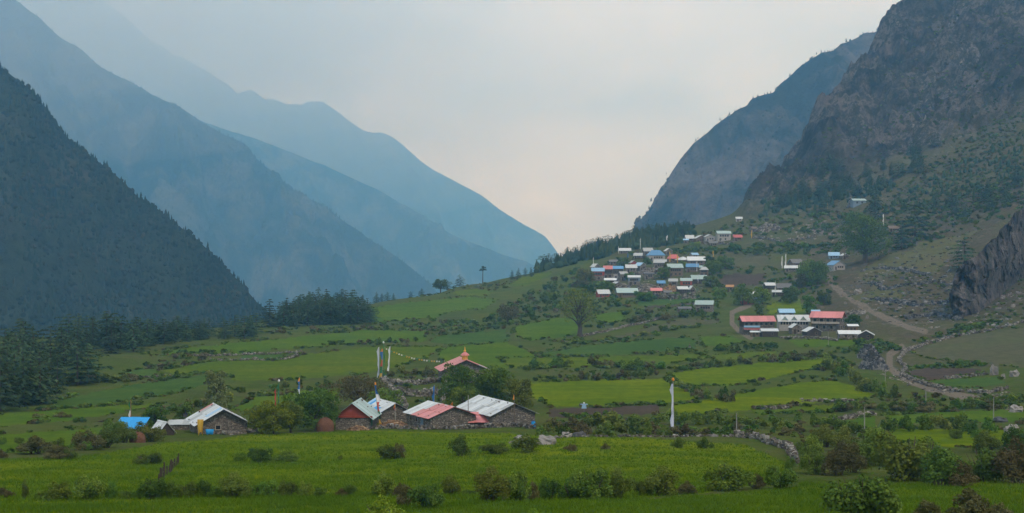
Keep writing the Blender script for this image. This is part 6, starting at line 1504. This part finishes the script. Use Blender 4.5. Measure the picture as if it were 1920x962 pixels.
REGIONS = [ # polygon, count, width px range, height px range, kinds: scrub too many to count
 ([(915,600),(960,565),(1010,540),(1080,505),(1110,520),(1110,560),(1160,570),(1240,590),(1180,610),(1080,620),(1000,630),(940,632),(870,620)], 330, (9, 22), (6, 15), (D_, O_, B_, D_, G)),
 ([(690,612),(760,604),(860,600),(940,600),(930,622),(800,630),(700,622)], 110, (9, 20), (6, 12), (D_, O_, B_, G)),
 ([(740,560),(850,538),(960,524),(1010,512),(1000,524),(940,545),(860,552)], 60, (6, 14), (3, 7), (D_, O_, B_)),
 ([(1110,560),(1240,585),(1340,600),(1360,560),(1250,552),(1130,552)], 120, (8, 18), (6, 13), (D_, O_, G)),
 ([(1320,550),(1440,560),(1560,560),(1570,520),(1440,500),(1340,500)], 150, (8, 20), (6, 14), (D_, G, O_, D_)),
 ([(1250,475),(1330,480),(1440,475),(1570,480),(1580,455),(1440,460),(1300,462)], 190, (8, 20), (6, 13), (D_, D_, O_, G)),
 ([(1240,470),(1100,540),(1110,500),(1180,468),(1300,440),(1400,412),(1520,400),(1600,395),(1600,440),(1440,440),(1330,445)], 260, (6, 16), (4, 11), (D_, O_, G, B_)),
 ([(1650,470),(1700,455),(1790,430),(1920,380),(1920,340),(1800,385),(1660,420)], 170, (8, 18), (5, 11), (D_, O_, B_)),
 ([(1590,625),(1660,640),(1700,655),(1640,670),(1560,660)], 70, (12, 24), (8, 16), (G, O_, D_)),
 ([(1450,668),(1560,655),(1620,690),(1560,700),(1450,690)], 60, (12, 26), (8, 16), (D_, O_, B_)),
 ([(1640,745),(1720,740),(1800,750),(1920,740),(1920,800),(1700,770)], 90, (12, 26), (8, 18), (O_, D_, B_)),
 ([(1700,640),(1790,615),(1880,600),(1860,625),(1760,650)], 50, (12, 26), (8, 14), (G, O_, D_)),
 ([(1690,692),(1760,684),(1850,682),(1870,692),(1760,694)], 40, (14, 26), (9, 15), (D_, G)),
 ([(1800,605),(1850,580),(1930,510),(1930,600),(1850,615)], 80, (6, 16), (3, 8), (D_, B_, O_)),
 ([(1610,520),(1700,500),(1800,540),(1800,600),(1700,605),(1640,580)], 220, (5, 12), (3, 6), (D_, B_, O_)),
 ([(1000,790),(1240,785),(1500,790),(1640,800),(1620,830),(1500,835),(1380,812),(1040,812)], 150, (10, 26), (7, 18), (O_, B_, G, B_)),
 ([(0,820),(200,790),(260,775),(420,755),(430,775),(300,790),(220,805)], 40, (10, 22), (4, 9), (B_, O_, D_)),
 ([(100,720),(240,700),(300,675),(420,655),(440,662),(330,690),(240,720)], 80, (9, 22), (6, 14), (D_, O_, B_)),
 ([(440,755),(560,725),(700,712),(820,700),(820,720),(700,740),(560,750),(470,772)], 70, (10, 24), (7, 14), (D_, O_, B_)),
 ([(940,650),(1080,640),(1240,660),(1420,660),(1560,660),(1540,672),(1250,700),(1000,700),(930,672)], 90, (8, 20), (5, 12), (D_, O_, G)),
 ([(760,760),(820,745),(850,760),(840,785),(770,775)], 30, (10, 20), (7, 13), (O_, B_, D_)),
 ([(500,618),(700,612),(700,622),(500,630)], 60, (10, 20), (6, 11), (D_, O_, B_)),
 ([(240,662),(480,636),(490,642),(300,668)], 50, (9, 18), (5, 9), (D_, O_, B_)),
 ([(1395,330),(1470,280),(1600,250),(1760,150),(1920,60),(1930,340),(1700,400),(1400,402)], 1600, (3, 12), (2, 7), (D_, O_, B_, D_)),
 ([(1600,250),(1700,60),(1800,0),(1930,-10),(1930,120),(1760,220)], 700, (3, 10), (2, 6), (D_, B_, O_)),
 ([(1640,390),(1720,330),(1800,270),(1930,190),(1930,380),(1800,410),(1680,430)], 1000, (4, 13), (3, 8), (D_, D_, O_, B_)),
 ([(1440,400),(1640,395),(1920,330),(1920,400),(1700,470),(1590,480)], 420, (8, 18), (5, 12), (D_, O_, D_, G)),
]
scr = []
for (poly, n, wr_, hr_, kds) in REGIONS:
    q = np.array(poly, float); g = np.random.default_rng(int(abs(q).sum()))
    x = g.uniform(q[:, 0].min(), q[:, 0].max(), n * 14); y = g.uniform(q[:, 1].min(), q[:, 1].max(), n * 14)
    ok = inpoly(x, y, poly); x = x[ok][:int(n * 1.35)]; y = y[ok][:int(n * 1.35)]; ok = np.ones(len(x), bool)
    for f_ in FIELDS:
        if f_[0] != 'pasture': ok &= ~inpoly(x, y, f_[1])
    for x_, y_ in list(zip(x[ok], y[ok]))[:n]:
        t = rb.random() ** 2
        scr.append([x_, y_, wr_[0] + (wr_[1] - wr_[0]) * t, hr_[0] + (hr_[1] - hr_[0]) * t, rb.choice(kds), None])
for f_ in FIELDS[3:]:
    pl = f_[1]
    for (x1, y1), (x2, y2) in zip(pl, pl[1:] + pl[:1]):
        L_ = math.hypot(x2 - x1, y2 - y1); on = True
        for k in range(int(L_ / 5)):
            if rb.random() < .12: on = not on
            t = (k + rb.random()) * 5 / L_; x = x1 + (x2 - x1) * t; y = y1 + (y2 - y1) * t
            if not on or not -20 < x < 1940 or y > 860: continue
            sc_ = np.clip((y - 440) / 300, .35, 1.1); q = rb.random() ** 2
            scr.append([x, y + rb.uniform(-1.5, 1.5), sc_ * (8 + 16 * q), sc_ * (4 + 10 * q), rb.choice((D_, G, O_, O_, B_)), None])
room = 296 - N_BUSH[0]
cands.sort(key=lambda q: -q[2] * q[3])
single, rest = cands[:room], cands[room:]
rank = {}
for q in sorted(single, key=lambda q: q[0]):
    rank[q[5]] = rank.get(q[5], 0) + 1
    sz = 'tall' if q[3] > 24 else ('low' if q[3] < 13 else 'rounded')
    put_bush(q[0], q[1], q[2] * 1.1, q[3] * 1.2, q[4], f"{sz} {CW[q[4]]} bush, {ordinal(rank[q[5]])} from left {q[5]}", 'bushes ' + q[5], False, rb.randrange(3))
# everything smaller: one mass of scrub per colour
FARB = [crown(bush_lobes(700 + i, 1.0, 1.0, 5), 32, .40, 700 + i, .7, -.2) for i in range(4)]
for ki, kd in enumerate(KINDS):
    lst = [q for q in rest + scr if q[4] == kd]
    if not lst: continue
    VS = []; TS = []; n = 0; OWN = at_many([q[0] for q in lst], [q[1] for q in lst])
    for j, q in enumerate(lst):
        own = OWN[j]; s_ = mpp(own[1]); v = FARB[j % 4][0]; a = rb.uniform(0, 6.28); c, sn = math.cos(a), math.sin(a)
        W = q[2] * s_; H = q[3] * s_
        VS.append(np.c_[(v[:, 0] * c - v[:, 1] * sn) * W + own[0], (v[:, 0] * sn + v[:, 1] * c) * W + own[1], v[:, 2] * H + own[2] - .1])
        TS.append(np.clip(FARB[j % 4][3] * .6 + rb.uniform(-.1, .5), 0, 1))
    Vv = np.concatenate(VS); n = len(Vv) // 4
    link('scrub', np_mesh('scrub', Vv, np.arange(4 * n), np.full(n, 4), M[kd], False, {'tint': np.concatenate(TS)}), kind='stuff', label=f'{CW[kd]} scrub and undergrowth between the fields and on the slopes')

# ------------------------------------------------------------------ barley blades in the near fields
def blades(n, seed):
    r = np.random.default_rng(seed)
    d = 84 / (1 - r.uniform(0, 1, n) * (1 - 84 / 225.0)); px = r.uniform(-40, 1960, n)
    row = HOR + _bil(px, d) * F / d
    ok = np.zeros(n, bool)
    for k in (0, 1, 2): ok |= inpoly(px, row, FIELDS[k][1])
    d = d[ok]; px = px[ok]; x = (px - 960) / F * d; z = ground_z(x, d); m = len(d)
    h = .30 * r.uniform(.6, 1.3, m) * (.8 + .4 * fbm(x / 6, d / 6, 3, 88)); w = .05 * r.uniform(.7, 1.3, m) * (d / 110) ** .6
    P = np.stack([x, d, z], -1); VS = []; TS = []
    tt = np.clip(.45 + .5 * fbm(x / 9, d / 14, 3, 89) + r.normal(0, .1, m), 0, 1)
    for k in range(3):
        a = r.uniform(0, 6.28, m); off = np.c_[r.normal(0, .12, m), r.normal(0, .12, m), np.zeros(m)]
        sx = np.c_[np.cos(a), np.sin(a), np.zeros(m)] * w[:, None] * .5
        ln = np.c_[r.normal(0, .12, m), r.normal(0, .12, m), h]
        b0 = P + off
        VS.append(np.stack([b0 - sx, b0 + sx, b0 + ln], 1)); TS.append(np.repeat(tt, 3))
    V_ = np.concatenate([v.reshape(-1, 3) for v in VS]); k = len(V_) // 3
    link('barley', np_mesh('barley', V_, np.arange(3 * k), np.full(k, 3), M['blade'], False, {'tint': np.concatenate(TS)}), kind='stuff', label='young barley blades covering the near fields')
blades(80000, 4)

# ------------------------------------------------------------------ the air
def haze():
    b = MB().box(-15000, 15000, -2500, 13500, -421, 2600)
    t = NT("haze_air")
    v = t.n("ShaderNodeVolumePrincipled")
    v.inputs['Color'].default_value = (*HAZE_COLOR, 1)
    v.inputs['Absorption Color'].default_value = (1, 1, 1, 1)
    v.inputs['Density'].default_value = HAZE_DENSITY
    v.inputs['Anisotropy'].default_value = 0.3
    t.l(v.outputs[0], t.out.inputs['Volume'])
    b.build("haze", t.m, kind='stuff', label='thin blue haze filling the valley')
haze()

def mist(label, px, row, d, ax, dens):
    c = np.array([(px - 960) / F * d, d, CZ + (HOR - row) * d / F]); n, m = 24, 14
    v = [(ax[0] * math.sin(math.pi * i / m) * math.cos(2 * math.pi * k / n), ax[1] * math.sin(math.pi * i / m) * math.sin(2 * math.pi * k / n), ax[2] * math.cos(math.pi * i / m)) for i in range(1, m) for k in range(n)]
    v = [(0, 0, ax[2])] + v + [(0, 0, -ax[2])]; L = len(v) - 1
    f = [(0, 1 + k, 1 + (k + 1) % n) for k in range(n)] + [(1 + i * n + k, 1 + (i + 1) * n + k, 1 + (i + 1) * n + (k + 1) % n, 1 + i * n + (k + 1) % n) for i in range(m - 2) for k in range(n)]
    f += [(L, 1 + (m - 2) * n + (k + 1) % n, 1 + (m - 2) * n + k) for k in range(n)]
    t = NT("mist_air"); vv = t.n("ShaderNodeVolumePrincipled"); vv.inputs['Color'].default_value = (.97, .97, .97, 1); vv.inputs['Absorption Color'].default_value = (1, 1, 1, 1)
    vv.inputs['Density'].default_value = dens / 3.2; vv.inputs['Anisotropy'].default_value = .3; t.l(vv.outputs[0], t.out.inputs['Volume'])
    me = MB().add(v, f).mesh("mist", t.m)
    for k in range(4):                       # nested shells: the mist thins out towards its rim
        o = link("mist", me, None, c, 0, kind='stuff', label=label); q = 1.22 - .24 * k; o.scale = (q, q, q)
mist('white mist hiding the top of the far ridge', 190, -10, 8200, (1900, 1300, 620), 5.0e-4)
mist('thin pale mist along the crest of the far ridge', 470, 150, 9000, (2400, 1200, 760), 3.0e-4)
mist('pale mist on the shoulder of the blue mountain spur', 40, 0, 3700, (1050, 330, 360), 6.5e-4)
